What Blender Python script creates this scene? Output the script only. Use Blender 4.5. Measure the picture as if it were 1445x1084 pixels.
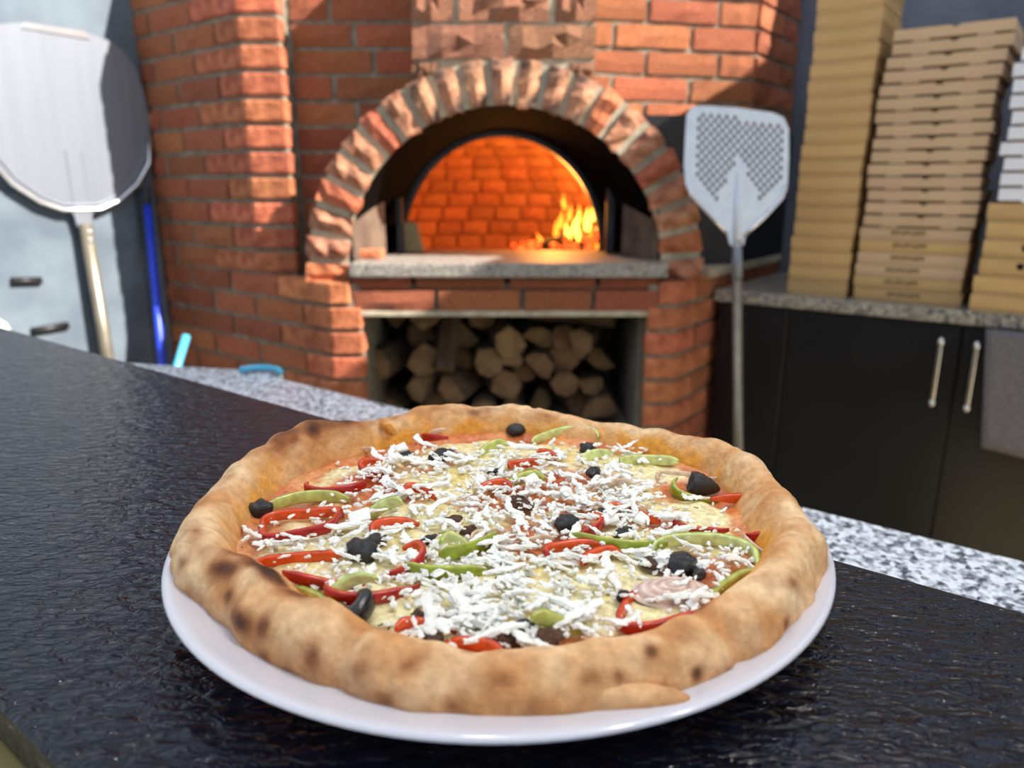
import bpy, bmesh, math, random
from mathutils import Vector, Matrix, noise, Euler

random.seed(7)
scn = bpy.context.scene
C = scn.collection
PI = math.pi
for o in list(bpy.data.objects): bpy.data.objects.remove(o)

# ------------------------------------------------------------------ camera
ZC = 1.22                       # eye height; photographed from just above the bar
PITCH = math.radians(15.0)
FPX = 1050.0
cd = bpy.data.cameras.new('camera'); cam = bpy.data.objects.new('camera', cd); C.objects.link(cam)
cam.location = (0, 0, ZC); cam.rotation_euler = (PI/2 - PITCH, 0, 0)
cd.sensor_width = 36.0; cd.lens = FPX/1445*36.0
cd.clip_start = 0.01; cd.clip_end = 200
cd.dof.use_dof = True; cd.dof.focus_distance = 0.405; cd.dof.aperture_fstop = 7.2
scn.camera = cam

# ------------------------------------------------------------------ sky, sun, exposure
w = bpy.data.worlds.new('sky'); scn.world = w; w.use_nodes = True
bg = w.node_tree.nodes['Background']
bg.inputs[0].default_value = (0.74, 0.86, 1.0, 1); bg.inputs[1].default_value = 0.85
SUN_AZ, SUN_EL = math.radians(69), math.radians(38.6)
to_sun = Vector((math.sin(SUN_AZ)*math.cos(SUN_EL), -math.cos(SUN_AZ)*math.cos(SUN_EL), math.sin(SUN_EL)))
sd = bpy.data.lights.new('sun', 'SUN'); sd.energy = 11.0; sd.angle = math.radians(0.6); sd.color = (1.0, 0.93, 0.82)
sun = bpy.data.objects.new('sun', sd); C.objects.link(sun)
sun.rotation_euler = to_sun.to_track_quat('Z', 'Y').to_euler(); sun.location = (4, -1, 5)
vs = scn.view_settings
vs.view_transform = 'Standard'; vs.look = 'None'; vs.exposure = 0.3; vs.gamma = 1.0; vs.use_curve_mapping = False

# ------------------------------------------------------------------ frame of the room
# a = along the direction of the bar (away to the left), b = across it (away from the guests)
TH = math.radians(53)
AD = Vector((-math.sin(TH), math.cos(TH))); BD = Vector((math.cos(TH), math.sin(TH)))
def ab(a, b): return AD*a + BD*b
def ub(u, b): return BD*b - AD*u
def Zr(z): return ZC + z
def ray(px, py):
    x = (px-722.5)/FPX; y = -(py-542)/FPX
    return Vector((x, math.cos(PITCH)+y*math.sin(PITCH), -math.sin(PITCH)+y*math.cos(PITCH)))

# ------------------------------------------------------------------ helpers
def lin(c):
    f = lambda v: v/12.92 if v <= 0.04045 else ((v+0.055)/1.055)**2.4
    return tuple(f(v/255.0) for v in c[:3]) + (1.0,)

def nodes(name):
    m = bpy.data.materials.new(name); m.use_nodes = True
    nt = m.node_tree; return m, nt, nt.nodes['Principled BSDF']

def pmat(name, c1, c2=None, scale=20, rough=0.6, metal=0.0, bump=0.0, bscale=None, bdist=0.002, detail=4,
         stretch=(1, 1, 1), spec=None, rand=0.0, sub=0.0, subr=(1, .5, .3), attr=None, contrast=(0.35, 0.65), coat=0.0, rvar=0.0, trans=0.0):
    m, nt, b = nodes(name); N = nt.nodes; L = nt.links
    tc = N.new('ShaderNodeTexCoord'); mp = N.new('ShaderNodeMapping'); mp.inputs['Scale'].default_value = stretch
    L.new(tc.outputs['Object'], mp.inputs[0])
    b.inputs['Roughness'].default_value = rough; b.inputs['Metallic'].default_value = metal
    if spec is not None: b.inputs['Specular IOR Level'].default_value = spec
    if coat: b.inputs['Coat Weight'].default_value = coat; b.inputs['Coat Roughness'].default_value = 0.15
    if trans: b.inputs['Transmission Weight'].default_value = trans
    if sub:
        b.inputs['Subsurface Weight'].default_value = sub; b.inputs['Subsurface Radius'].default_value = subr
        b.inputs['Subsurface Scale'].default_value = 0.004
    col = None
    if attr:
        at = N.new('ShaderNodeAttribute'); at.attribute_name = attr; col = at.outputs['Color']
    nz = N.new('ShaderNodeTexNoise'); nz.inputs['Scale'].default_value = scale; nz.inputs['Detail'].default_value = detail
    L.new(mp.outputs[0], nz.inputs['Vector'])
    rp = N.new('ShaderNodeValToRGB'); rp.color_ramp.elements[0].position = contrast[0]; rp.color_ramp.elements[1].position = contrast[1]
    L.new(nz.outputs['Fac'], rp.inputs[0])
    if col is None:
        rp.color_ramp.elements[0].color = lin(c1); rp.color_ramp.elements[1].color = lin(c2 or c1)
        col = rp.outputs[0]
    else:
        rp.color_ramp.elements[0].color = (0.76, 0.72, 0.68, 1); rp.color_ramp.elements[1].color = (1.10, 1.10, 1.10, 1)
        mx = N.new('ShaderNodeMix'); mx.data_type = 'RGBA'; mx.blend_type = 'MULTIPLY'; mx.inputs[0].default_value = 1.0
        L.new(col, mx.inputs[6]); L.new(rp.outputs[0], mx.inputs[7]); col = mx.outputs[2]
    if rand:
        oi = N.new('ShaderNodeObjectInfo'); mr = N.new('ShaderNodeMapRange')
        mr.inputs['To Min'].default_value = 1-rand; mr.inputs['To Max'].default_value = 1+rand
        L.new(oi.outputs['Random'], mr.inputs['Value'])
        hs = N.new('ShaderNodeHueSaturation'); L.new(mr.outputs[0], hs.inputs['Value']); L.new(col, hs.inputs['Color'])
        m2 = N.new('ShaderNodeMath'); m2.operation = 'MULTIPLY'; m2.inputs[1].default_value = 7.31; L.new(oi.outputs['Random'], m2.inputs[0])
        m3 = N.new('ShaderNodeMath'); m3.operation = 'FRACT'; L.new(m2.outputs[0], m3.inputs[0])
        mh = N.new('ShaderNodeMapRange'); mh.inputs['To Min'].default_value = 0.5-rand*0.03; mh.inputs['To Max'].default_value = 0.5+rand*0.045
        L.new(m3.outputs[0], mh.inputs['Value']); L.new(mh.outputs[0], hs.inputs['Hue'])
        col = hs.outputs[0]
    L.new(col, b.inputs['Base Color'])
    if rvar:
        mr = N.new('ShaderNodeMapRange'); mr.inputs['To Min'].default_value = max(0.02, rough-rvar); mr.inputs['To Max'].default_value = rough+rvar
        L.new(nz.outputs['Fac'], mr.inputs['Value']); L.new(mr.outputs[0], b.inputs['Roughness'])
    if bump:
        n2 = N.new('ShaderNodeTexNoise'); n2.inputs['Scale'].default_value = bscale or scale*2; n2.inputs['Detail'].default_value = 6
        L.new(mp.outputs[0], n2.inputs['Vector'])
        bp = N.new('ShaderNodeBump'); bp.inputs['Strength'].default_value = bump; bp.inputs['Distance'].default_value = bdist
        L.new(n2.outputs['Fac'], bp.inputs['Height']); L.new(bp.outputs[0], b.inputs['Normal'])
    return m

def emat(name, col, strength):
    m, nt, b = nodes(name)
    b.inputs['Base Color'].default_value = (0.02, 0.01, 0.005, 1)
    b.inputs['Emission Color'].default_value = (*col, 1); b.inputs['Emission Strength'].default_value = strength
    return m

def granite(name, dark, mid, light, scale, rough=0.25):
    m, nt, b = nodes(name); N = nt.nodes; L = nt.links
    tc = N.new('ShaderNodeTexCoord')
    n1 = N.new('ShaderNodeTexNoise'); n1.inputs['Scale'].default_value = scale; n1.inputs['Detail'].default_value = 3; n1.inputs['Distortion'].default_value = 0.6
    v1 = N.new('ShaderNodeTexVoronoi'); v1.inputs['Scale'].default_value = scale*1.6
    L.new(tc.outputs['Object'], n1.inputs['Vector']); L.new(tc.outputs['Object'], v1.inputs['Vector'])
    mx = N.new('ShaderNodeMix'); mx.data_type = 'RGBA'; mx.inputs[0].default_value = 0.38
    L.new(n1.outputs['Fac'], mx.inputs[6]); L.new(v1.outputs['Color'], mx.inputs[7])
    rp = N.new('ShaderNodeValToRGB'); e = rp.color_ramp.elements
    e[0].position = 0.36; e[0].color = lin(dark); e[1].position = 0.58; e[1].color = lin(light)
    k = e.new(0.45); k.color = lin(mid)
    L.new(mx.outputs[2], rp.inputs[0]); L.new(rp.outputs[0], b.inputs['Base Color'])
    b.inputs['Roughness'].default_value = rough
    return m

def link(name, me, mat=None, parent=None, smooth=False):
    o = bpy.data.objects.new(name, me); C.objects.link(o)
    if mat is not None and len(me.materials) == 0: me.materials.append(mat)
    if smooth:
        for p in me.polygons: p.use_smooth = True
    if parent is not None: adopt(o, parent)
    return o

def adopt(o, parent):
    o.parent = parent
    o.matrix_parent_inverse = world_of(parent).inverted()

def world_of(o):
    lm = Matrix.LocRotScale(o.location, o.rotation_euler, o.scale)
    if o.parent is None: return lm
    return world_of(o.parent) @ o.matrix_parent_inverse @ lm

def bm2me(bm, name, smooth=False):
    bmesh.ops.recalc_face_normals(bm, faces=bm.faces[:])
    me = bpy.data.meshes.new(name); bm.to_mesh(me); bm.free()
    if smooth:
        for p in me.polygons: p.use_smooth = True
    return me

def empty(name, loc, rot=(0, 0, 0)):
    o = bpy.data.objects.new(name, None); C.objects.link(o); o.location = loc; o.rotation_euler = rot
    o.empty_display_size = 0.05
    return o

def tag(o, label, cat, group=None):
    o['label'] = label; o['category'] = cat
    if group: o['group'] = group
    return o
def structure(o, label=None, cat=None):
    o['kind'] = 'structure'
    if label: o['label'] = label
    if cat: o['category'] = cat
    return o

def add_prism(bm, poly, z0, z1):
    """poly: list of (x, y)"""
    v0 = [bm.verts.new((p[0], p[1], z0)) for p in poly]; v1 = [bm.verts.new((p[0], p[1], z1)) for p in poly]
    n = len(poly)
    bm.faces.new(v0[::-1]); bm.faces.new(v1)
    for i in range(n): bm.faces.new((v0[i], v0[(i+1) % n], v1[(i+1) % n], v1[i]))

def prism_me(name, poly, z0, z1, bevel=0.0, seg=1):
    bm = bmesh.new(); add_prism(bm, poly, z0, z1)
    if bevel: bmesh.ops.bevel(bm, geom=bm.edges[:], offset=bevel, segments=seg, affect='EDGES', profile=0.6)
    return bm2me(bm, name)

def box_me(name, sx, sy, sz, bevel=0.0, seg=1, c=(0, 0, 0)):
    x, y = sx/2, sy/2
    return prism_me(name, [(c[0]-x, c[1]-y), (c[0]+x, c[1]-y), (c[0]+x, c[1]+y), (c[0]-x, c[1]+y)], c[2]-sz/2, c[2]+sz/2, bevel, seg)

def quadpoly(p, q, depth_vec):
    p = Vector(p); q = Vector(q); d = Vector(depth_vec)
    return [p[:2], q[:2], (q+d)[:2], (p+d)[:2]]

def tube_me(name, pts, radii, sides=10, caps=True, smooth=True):
    bm = bmesh.new(); pts = [Vector(p) for p in pts]; rings = []
    if not isinstance(radii, (list, tuple)): radii = [radii]*len(pts)
    up = Vector((0, 0, 1))
    for i, p in enumerate(pts):
        t = (pts[min(i+1, len(pts)-1)] - pts[max(i-1, 0)]).normalized()
        r = Vector((0, 1, 0)) if abs(t.z) > 0.95 else up
        s = t.cross(r).normalized(); n = s.cross(t).normalized()
        rings.append([bm.verts.new(p + (s*math.cos(2*PI*k/sides) + n*math.sin(2*PI*k/sides))*radii[i]) for k in range(sides)])
    for i in range(len(rings)-1):
        for k in range(sides):
            bm.faces.new((rings[i][k], rings[i][(k+1) % sides], rings[i+1][(k+1) % sides], rings[i+1][k]))
    if caps: bm.faces.new(rings[0][::-1]); bm.faces.new(rings[-1])
    return bm2me(bm, name, smooth)

def lathe_me(name, prof, seg=64, smooth=True):
    bm = bmesh.new(); rings = []
    for r, z in prof:
        if r < 1e-6: rings.append([bm.verts.new((0, 0, z))])
        else: rings.append([bm.verts.new((r*math.cos(2*PI*k/seg), r*math.sin(2*PI*k/seg), z)) for k in range(seg)])
    for i in range(len(rings)-1):
        A_, B_ = rings[i], rings[i+1]
        for k in range(seg):
            j = (k+1) % seg
            if len(A_) == 1 and len(B_) > 1: bm.faces.new((A_[0], B_[k], B_[j]))
            elif len(B_) == 1 and len(A_) > 1: bm.faces.new((A_[k], A_[j], B_[0]))
            elif len(A_) > 1: bm.faces.new((A_[k], A_[j], B_[j], B_[k]))
    return bm2me(bm, name, smooth)

def set_cols(me, cols):
    a = me.color_attributes.new('col', 'FLOAT_COLOR', 'POINT')
    for i, c in enumerate(cols): a.data[i].color = c

def mixc(a, b, t):
    t = max(0.0, min(1.0, t)); return tuple(x+(y-x)*t for x, y in zip(a, b))
def sstep(a, b, x):
    t = max(0.0, min(1.0, (x-a)/(b-a))); return t*t*(3-2*t)
def nz3(x, y, z, s=1.0): return noise.noise(Vector((x*s, y*s, z*s)))

ORD = ['lowest', 'second', 'third', 'fourth', 'fifth', 'sixth', 'seventh', 'eighth', 'ninth', 'tenth', 'eleventh', 'twelfth',
       'thirteenth', 'fourteenth', 'fifteenth', 'sixteenth', 'seventeenth', 'eighteenth', 'nineteenth', 'twentieth', 'twenty-first']

# ------------------------------------------------------------------ materials
M = {}
M['wall'] = pmat('grey_plaster', (84, 95, 108), (104, 116, 128), 6, 0.75, bump=0.25, bscale=60)
M['wall_back'] = pmat('back_plaster', (92, 98, 112), (112, 118, 132), 5, 0.75, bump=0.2, bscale=50)
M['floor'] = pmat('beige_tile', (190, 172, 130), (206, 190, 150), 9, 0.5, bump=0.1)
M['sun_block'] = pmat('pale_sun_block', (205, 205, 205), (215, 215, 215), 4, 0.9)
M['brick'] = pmat('red_brick', (148, 77, 49), (192, 113, 78), 26, 0.85, bump=0.9, bscale=55, bdist=0.006, rand=0.22, detail=6)
M['stone_brick'] = pmat('split_brick', (138, 84, 60), (190, 136, 106), 22, 0.9, bump=1.0, bscale=38, bdist=0.012, rand=0.15, detail=6)
M['mortar'] = pmat('mortar', (112, 104, 90), (146, 138, 122), 30, 0.95, bump=0.6, bscale=120, bdist=0.003)
M['mortar_pale'] = pmat('pale_mortar', (158, 148, 128), (190, 180, 158), 25, 0.95, bump=0.6, bscale=100, bdist=0.003)
M['soot'] = pmat('soot', (4, 4, 4), (9, 8, 8), 12, 0.95, bump=0.4, spec=0.05)
M['jamb'] = pmat('jamb_plaster', (84, 68, 58), (108, 90, 76), 14, 0.9, bump=0.5)
M['black_metal'] = pmat('black_steel', (22, 22, 25), (34, 34, 40), 10, 0.45, spec=0.4)
M['dark_steel'] = pmat('dark_steel', (40, 40, 42), (60, 60, 62), 14, 0.5, metal=0.6)
M['firebrick'] = pmat('firebrick', (150, 96, 62), (186, 126, 84), 18, 0.9, bump=0.6, bscale=40, rand=0.18)
M['plaster_niche'] = pmat('niche_plaster', (120, 116, 106), (140, 136, 126), 8, 0.9, bump=0.3)
M['hearth'] = granite('hearth_granite', (84, 80, 76), (128, 122, 116), (162, 156, 148), 130, 0.6)
M['granite'] = granite('speckled_granite', (64, 68, 78), (160, 166, 178), (232, 238, 246), 120, 0.3)
M['granite_tan'] = granite('brown_granite', (74, 72, 70), (128, 122, 114), (168, 160, 148), 95, 0.35)
def slate():
    m, nt, b = nodes('black_slate'); N = nt.nodes; L = nt.links
    tc = N.new('ShaderNodeTexCoord'); mp = N.new('ShaderNodeMapping')
    mp.inputs['Rotation'].default_value = (0, 0, 0.25); mp.inputs['Scale'].default_value = (1.0, 2.3, 1.0)
    L.new(tc.outputs['Object'], mp.inputs[0])
    n1 = N.new('ShaderNodeTexNoise'); n1.inputs['Scale'].default_value = 85; n1.inputs['Detail'].default_value = 3; n1.inputs['Distortion'].default_value = 0.9
    n2 = N.new('ShaderNodeTexNoise'); n2.inputs['Scale'].default_value = 26; n2.inputs['Detail'].default_value = 4
    L.new(mp.outputs[0], n1.inputs['Vector']); L.new(mp.outputs[0], n2.inputs['Vector'])
    rp = N.new('ShaderNodeValToRGB'); e = rp.color_ramp.elements
    e[0].position = 0.35; e[0].color = lin((3, 4, 12)); e[1].position = 0.70; e[1].color = lin((20, 22, 40))
    mx = N.new('ShaderNodeMix'); mx.data_type = 'RGBA'; mx.inputs[0].default_value = 0.5
    L.new(n1.outputs['Fac'], mx.inputs[6]); L.new(n2.outputs['Fac'], mx.inputs[7])
    L.new(mx.outputs[2], rp.inputs[0]); L.new(rp.outputs[0], b.inputs['Base Color'])
    b.inputs['Roughness'].default_value = 0.13; b.inputs['Specular IOR Level'].default_value = 0.34
    bp = N.new('ShaderNodeBump'); bp.inputs['Strength'].default_value = 1.0; bp.inputs['Distance'].default_value = 0.0030
    L.new(n1.outputs['Fac'], bp.inputs['Height'])
    b2 = N.new('ShaderNodeBump'); b2.inputs['Strength'].default_value = 0.5; b2.inputs['Distance'].default_value = 0.004
    L.new(n2.outputs['Fac'], b2.inputs['Height']); L.new(bp.outputs[0], b2.inputs['Normal']); L.new(b2.outputs[0], b.inputs['Normal'])
    return m
M['slate'] = slate()
M['bar_body'] = pmat('bar_olive', (122, 108, 62), (140, 124, 76), 8, 0.5)
M['kraft'] = pmat('kraft_card', (186, 150, 100), (198, 162, 110), 6, 0.85, rand=0.05, stretch=(1, 1, 6))
M['kraft_pink'] = pmat('pale_kraft_card', (192, 160, 126), (204, 172, 138), 6, 0.85, rand=0.05, stretch=(1, 1, 6))
M['white_card'] = pmat('white_card', (222, 222, 230), (232, 232, 238), 6, 0.7, rand=0.02)
M['slot_shade'] = pmat('slot_shade_card', (112, 84, 54), (126, 96, 64), 6, 0.9)  # shade inside the lid slots, put into the tray colour
M['print'] = pmat('faded_print', (88, 66, 46), (104, 80, 56), 60, 0.9)
M['hole'] = pmat('vent_hole_black', (12, 10, 8), (16, 13, 11), 20, 0.95)
M['cab'] = pmat('black_laminate', (20, 20, 24), (25, 25, 29), 5, 0.35, spec=0.4)
M['chrome'] = pmat('chrome', (205, 205, 208), (215, 215, 218), 10, 0.18, metal=1.0)
M['towel'] = pmat('grey_cloth', (96, 92, 98), (112, 108, 114), 120, 0.95, bump=0.5, bscale=500)
M['alu'] = pmat('brushed_aluminium', (122, 127, 138), (128, 133, 144), 30, 0.45, metal=0.35, stretch=(1, 1, 0.05), bump=0.05)
M['alu_light'] = pmat('pale_aluminium', (206, 213, 226), (218, 225, 236), 30, 0.45, metal=0.2)
M['alu_bright'] = pmat('polished_aluminium', (222, 222, 226), (232, 232, 236), 12, 0.25, metal=0.85)
M['handle_grey'] = pmat('anodised_handle', (132, 124, 110), (146, 138, 124), 20, 0.4, metal=0.6)
M['blue'] = pmat('blue_plastic', (30, 62, 205), (36, 70, 220), 10, 0.35)
M['light_blue'] = pmat('light_blue_plastic', (70, 165, 205), (84, 178, 214), 10, 0.4)
M['black_plastic'] = pmat('black_plastic', (30, 32, 40), (38, 40, 48), 10, 0.5)
M['white_plastic'] = pmat('white_plastic', (225, 238, 230), (238, 246, 240), 8, 0.3, sub=0.2)
M['bark'] = pmat('bark', (74, 58, 44), (104, 84, 64), 18, 0.95, bump=0.8, stretch=(3, 0.6, 3), rand=0.3)
M['cutwood'] = pmat('cut_wood', (112, 86, 60), (138, 108, 76), 22, 0.9, bump=0.3, rand=0.25)
M['char'] = pmat('charred_wood', (16, 12, 10), (38, 26, 20), 30, 0.95, bump=0.6)
M['ember'] = emat('glowing_ember', (1.0, 0.06, 0.008), 2.6)
M['flame'] = emat('flame_orange', (1.0, 0.24, 0.018), 3.0)
M['flame_hot'] = emat('flame_yellow', (1.0, 0.52, 0.06), 4.5)
M['porcelain'] = pmat('white_porcelain', (206, 203, 212), (210, 207, 216), 5, 0.12, coat=0.6)

# ================================================================== THE ROOM
A_WALL, B_WALL = 2.70, 2.97
def ab_prism(name, a0, a1, b0, b1, z0, z1, mat, parent=None, bevel=0.0):
    poly = [ab(a0, b0)[:], ab(a1, b0)[:], ab(a1, b1)[:], ab(a0, b1)[:]]
    return link(name, prism_me(name, poly, z0, z1, bevel), mat, parent)
structure(link('floor', box_me('floor', 9, 9, 0.1, c=(0, 0.5, -0.05)), M['floor']), 'beige tiled floor below the bar')
wl = ab_prism('wall_left', A_WALL, A_WALL+0.15, -1.6, B_WALL+0.15, 0, 1.86, M['wall']); structure(wl, 'grey plastered wall behind the round aluminium peel')
bm = bmesh.new()
add_prism(bm, [ab(-3.2, B_WALL)[:], ab(A_WALL, B_WALL)[:], ab(A_WALL, B_WALL+.15)[:], ab(-3.2, B_WALL+.15)[:]], 0, 2.62)
add_prism(bm, [ab(-3.2, B_WALL)[:], ab(-0.72, B_WALL)[:], ab(-0.68, B_WALL+.15)[:], ab(-3.2, B_WALL+.15)[:]], 2.62, 2.85)
structure(link('wall_back', bm2me(bm, 'wall_back'), M['wall_back']), 'dark grey wall behind the pizza boxes')
# flat wall panel beside the oven, edge leaves a dark joint
p = ab_prism('panel', A_WALL-0.018, A_WALL, 0.2, 1.355, 0.0, Zr(-0.02), M['wall'], wl, 0.003)
p = ab_prism('panel', A_WALL-0.018, A_WALL, 1.378, 1.43, 0.0, Zr(-0.02), M['wall'], wl, 0.003)
# unseen slab added to keep sun off pizza and boxes, open over the oven
bm = bmesh.new()
add_prism(bm, [ab(-1.05, -0.9)[:], ab(-3.2, -0.9)[:], ab(-3.2, B_WALL+.15)[:], ab(-0.66, B_WALL+.15)[:], ab(-1.05, 2.15)[:]], 2.85, 2.95)
structure(link('sun_block', bm2me(bm, 'sun_block'), M['sun_block']), 'added flat slab blocking the sun over the box end, open over the oven')

# ================================================================== BAR WITH SLATE TOP
BAR_Z = Zr(-0.196)
bar = empty('bar_counter', (*ab(0.3, 0.24), 0)); tag(bar, 'black textured slate bar counter carrying the pizza plate', 'counter')
top = ab_prism('counter_top', -1.6, 2.3, 0.0775, 0.397, BAR_Z-0.022, BAR_Z, M['slate'], bar, 0.002)
ab_prism('edge_trim', -1.6, 2.3, 0.066, 0.10, BAR_Z-0.075, BAR_Z-0.0225, M['bar_body'], bar, 0.002)
ab_prism('front_panel', -1.6, 2.3, 0.12, 0.36, 0.0, BAR_Z-0.023, M['bar_body'], bar)

# lower speckled granite worktop on the cook's side of the bar
WZ = Zr(-0.32)
def on_z(px, py, z):
    r = ray(px, py); return (r*((z-ZC)/r.z))[:2]
cut1, cut2 = Vector(on_z(400, 525, WZ)), Vector(on_z(229, 515, WZ))
dirc = (cut2-cut1).normalized()
tcut = (0.40 - cut1.dot(BD))/dirc.dot(BD) if abs(dirc.dot(BD)) > 1e-4 else 1
endp = cut1 + dirc*min(max(tcut, 0.2), 0.75)
bq = cut1.dot(BD)
poly = [ab(-1.6, 0.37)[:], ab(-1.6, 0.742)[:], ab(cut1.dot(AD)-0.02, 0.742)[:], cut1[:], endp[:], ab(endp.dot(AD)+0.02, 0.37)[:]]
wt = empty('work_counter', (*ab(-0.2, 0.55), 0)); tag(wt, 'speckled grey granite work counter behind the black bar', 'counter')
link('worktop', prism_me('worktop', poly, WZ-0.03, WZ, 0.002), M['granite'], wt)
ab_prism('base_cabinet', -1.6, 0.5, 0.37, 0.70, 0.0, WZ-0.0305, M['cab'], wt)

# beam over the work counter with three lamps that light the bar
beam = ab_prism('trim_1', -1.2, 2.66, 0.56, 0.64, 2.55, 2.65, M['black_metal']); ab_prism('post', 2.58, 2.66, 0.561, 0.639, 0.0, 2.551, M['black_metal'], beam); structure(beam, 'dark steel beam over the work counter')
M['lamp_glass'] = emat('lamp_glow', (1.0, 0.9, 0.76), 12.0)
for k, a in enumerate((0.55, -0.05, -0.65)):
    p = ab(a, 0.60); L_ = empty('pendant_lamp', (p.x, p.y, 2.30)); tag(L_, ('left', 'middle', 'right')[k] + ' black pendant lamp hanging from the steel beam over the counter', 'lamp', 'pendant lamps over the bar')
    link('cord', tube_me('cord', [(p.x, p.y, 2.549), (p.x, p.y, 2.42)], 0.004, 6), M['black_metal'], L_)
    o = link('shade', lathe_me('shade', [(.012, .13), (.02, .125), (.034, .09), (.055, .0), (.052, .0), (.031, .088), (.018, .12), (.012, .13)], 24), M['black_metal']); o.location = (p.x, p.y, 2.30); adopt(o, L_)
    o = link('bulb', lathe_me('bulb', [(0, .02), (.018, .025), (.024, .04), (.018, .07), (0, .085)], 16), M['lamp_glass']); o.location = (p.x, p.y, 2.30); adopt(o, L_)
    sl = bpy.data.lights.new('lamp_light', 'SPOT'); sl.energy = 11; sl.color = (1.0, 0.93, 0.84); sl.spot_size = math.radians(110); sl.spot_blend = 0.6; sl.shadow_soft_size = 0.03
    so = bpy.data.objects.new('lamp_light', sl); C.objects.link(so); so.location = (p.x, p.y, 2.295); adopt(so, L_)

# ================================================================== PIZZA OVEN
OC = Vector((-0.022, 2.6))
oven = empty('pizza_oven', (OC.x, OC.y, 0)); tag(oven, 'red brick wood-fired pizza oven with a round arch mouth', 'oven')
CL, CR = Vector((-0.543, 2.2)), Vector((0.4995, 2.2))
PITCHZ = 0.0765; BH = 0.0635; JT = 0.013

def brick_me(seed, nx=5, nzv=3, rough=0.10):
    rnd = random.Random(seed); bm = bmesh.new(); g = []
    for k in range(nzv):
        row = []
        for i in range(nx):
            x = -0.5 + i/(nx-1); z = -0.5 + k/(nzv-1); e = (i in (0, nx-1)) or (k in (0, nzv-1))
            y = -0.40 if e else -0.5
            row.append(bm.verts.new((x*(1.0 if not e else 0.985)+ (rnd.uniform(-.012, .012) if e else 0), y + rnd.uniform(-rough, rough)*(0.5 if e else 1), z + (rnd.uniform(-.03, .03) if e else rnd.uniform(-.1, .1)))))
        g.append(row)
    for k in range(nzv-1):
        for i in range(nx-1): bm.faces.new((g[k][i], g[k][i+1], g[k+1][i+1], g[k+1][i]))
    per = [g[0][i] for i in range(nx)] + [g[k][nx-1] for k in range(1, nzv)] + [g[nzv-1][i] for i in range(nx-2, -1, -1)] + [g[k][0] for k in range(nzv-2, 0, -1)]
    bk = [bm.verts.new((v.co.x, 0.5, v.co.z)) for v in per]
    n = len(per)
    for i in range(n): bm.faces.new((per[(i+1) % n], per[i], bk[i], bk[(i+1) % n]))
    bmesh.ops.recalc_face_normals(bm, faces=bm.faces[:])
    return bm2me(bm, 'brick')
BRICKS = [brick_me(i) for i in range(8)]
STONES = [brick_me(40+i, 7, 4, 0.16) for i in range(6)]
for me in BRICKS: me.materials.append(M['brick'])
for me in STONES: me.materials.append(M['stone_brick'])

def put_brick(p, q, z0, h, normal, root=oven, pool=BRICKS, depth=0.06, name='brick', proud=0.0):
    """brick face spanning p -> q (plan), bottom at z0"""
    p, q, n = Vector(p), Vector(q), Vector(normal).normalized()
    c = (p+q)/2 - n*(depth/2) + n*(proud + random.uniform(-.002, .003))
    o = bpy.data.objects.new(name, random.choice(pool)); C.objects.link(o)
    o.location = (c.x, c.y, z0+h/2); o.rotation_euler = (0, 0, math.atan2(n.x, -n.y)); o.scale = ((q-p).length, depth, h)
    adopt(o, root); return o

def run(p0, p1, z0, normal, start=0.25, L=0.25, h=BH, **kw):
    """a course of bricks from p0 to p1"""
    p0, p1 = Vector(p0), Vector(p1); d = (p1-p0); T = d.length; d /= T; t = 0.0; first = True
    while t < T - 0.02:
        l = (start if first else L*random.uniform(0.94, 1.04)); e = min(t+l, T)
        if T - e < 0.05: e = T
        put_brick(p0+d*t, p0+d*(e-JT if e < T else e), z0, h*random.uniform(0.96, 1.02), normal, **kw)
        t = e; first = False

corner_cache = {}
def corner_brick(key, poly, z0, h=BH):
    if key not in corner_cache:
        bm = bmesh.new(); add_prism(bm, poly, 0, h)
        bmesh.ops.bevel(bm, geom=bm.edges[:], offset=0.005, segments=1, affect='EDGES')
        for v in bm.verts:
            n = noise.noise_vector(v.co*37.0); v.co += n*0.003
        me = bm2me(bm, 'brick'); me.materials.append(M['brick']); corner_cache[key] = me
    o = bpy.data.objects.new('brick', corner_cache[key]); C.objects.link(o); o.location = (random.uniform(-.002, .002), random.uniform(-.002, .002), z0)
    adopt(o, oven)

EX, EY = Vector((1, 0)), Vector((0, 1))
NL, NF, NR = -BD, -EY, -AD
WL = ab(A_WALL, CL.dot(BD))                    # where the left face meets the wall
PCOR = CL + AD*(2.094-CL.dot(AD))              # front corner of the tall left pilaster
# lower body
for k in range(8):
    z = Zr(-0.28 - PITCHZ*(k+1)) + JT
    L1 = 0.25 if k % 2 == 0 else 0.125
    wf = 0.062 if k < 1 else 0.093
    corner_brick(('L', k % 2, wf), [(CL+EX*wf)[:], CL[:], (CL+AD*L1)[:], (CL+AD*L1+BD*.06)[:], (CL.x+.02, CL.y+.06), (CL+EX*wf+EY*.06)[:]], z)
    run(CL+AD*(L1+JT), WL, z, NL, start=0.25 if k % 2 else 0.255)
    L2 = 0.125 if k % 2 == 0 else 0.25
    wr = 0.060 if k < 1 else 0.095
    corner_brick(('R', k % 2, wr), [(CR-EX*wr)[:], (CR-EX*wr+EY*.06)[:], (CR.x-.03, CR.y+.06), (CR+BD*L2+AD*.06)[:], (CR+BD*L2)[:], CR[:]], z)
    run(CR+BD*(L2+JT), CR+BD*(0.913), z, NR)
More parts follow.
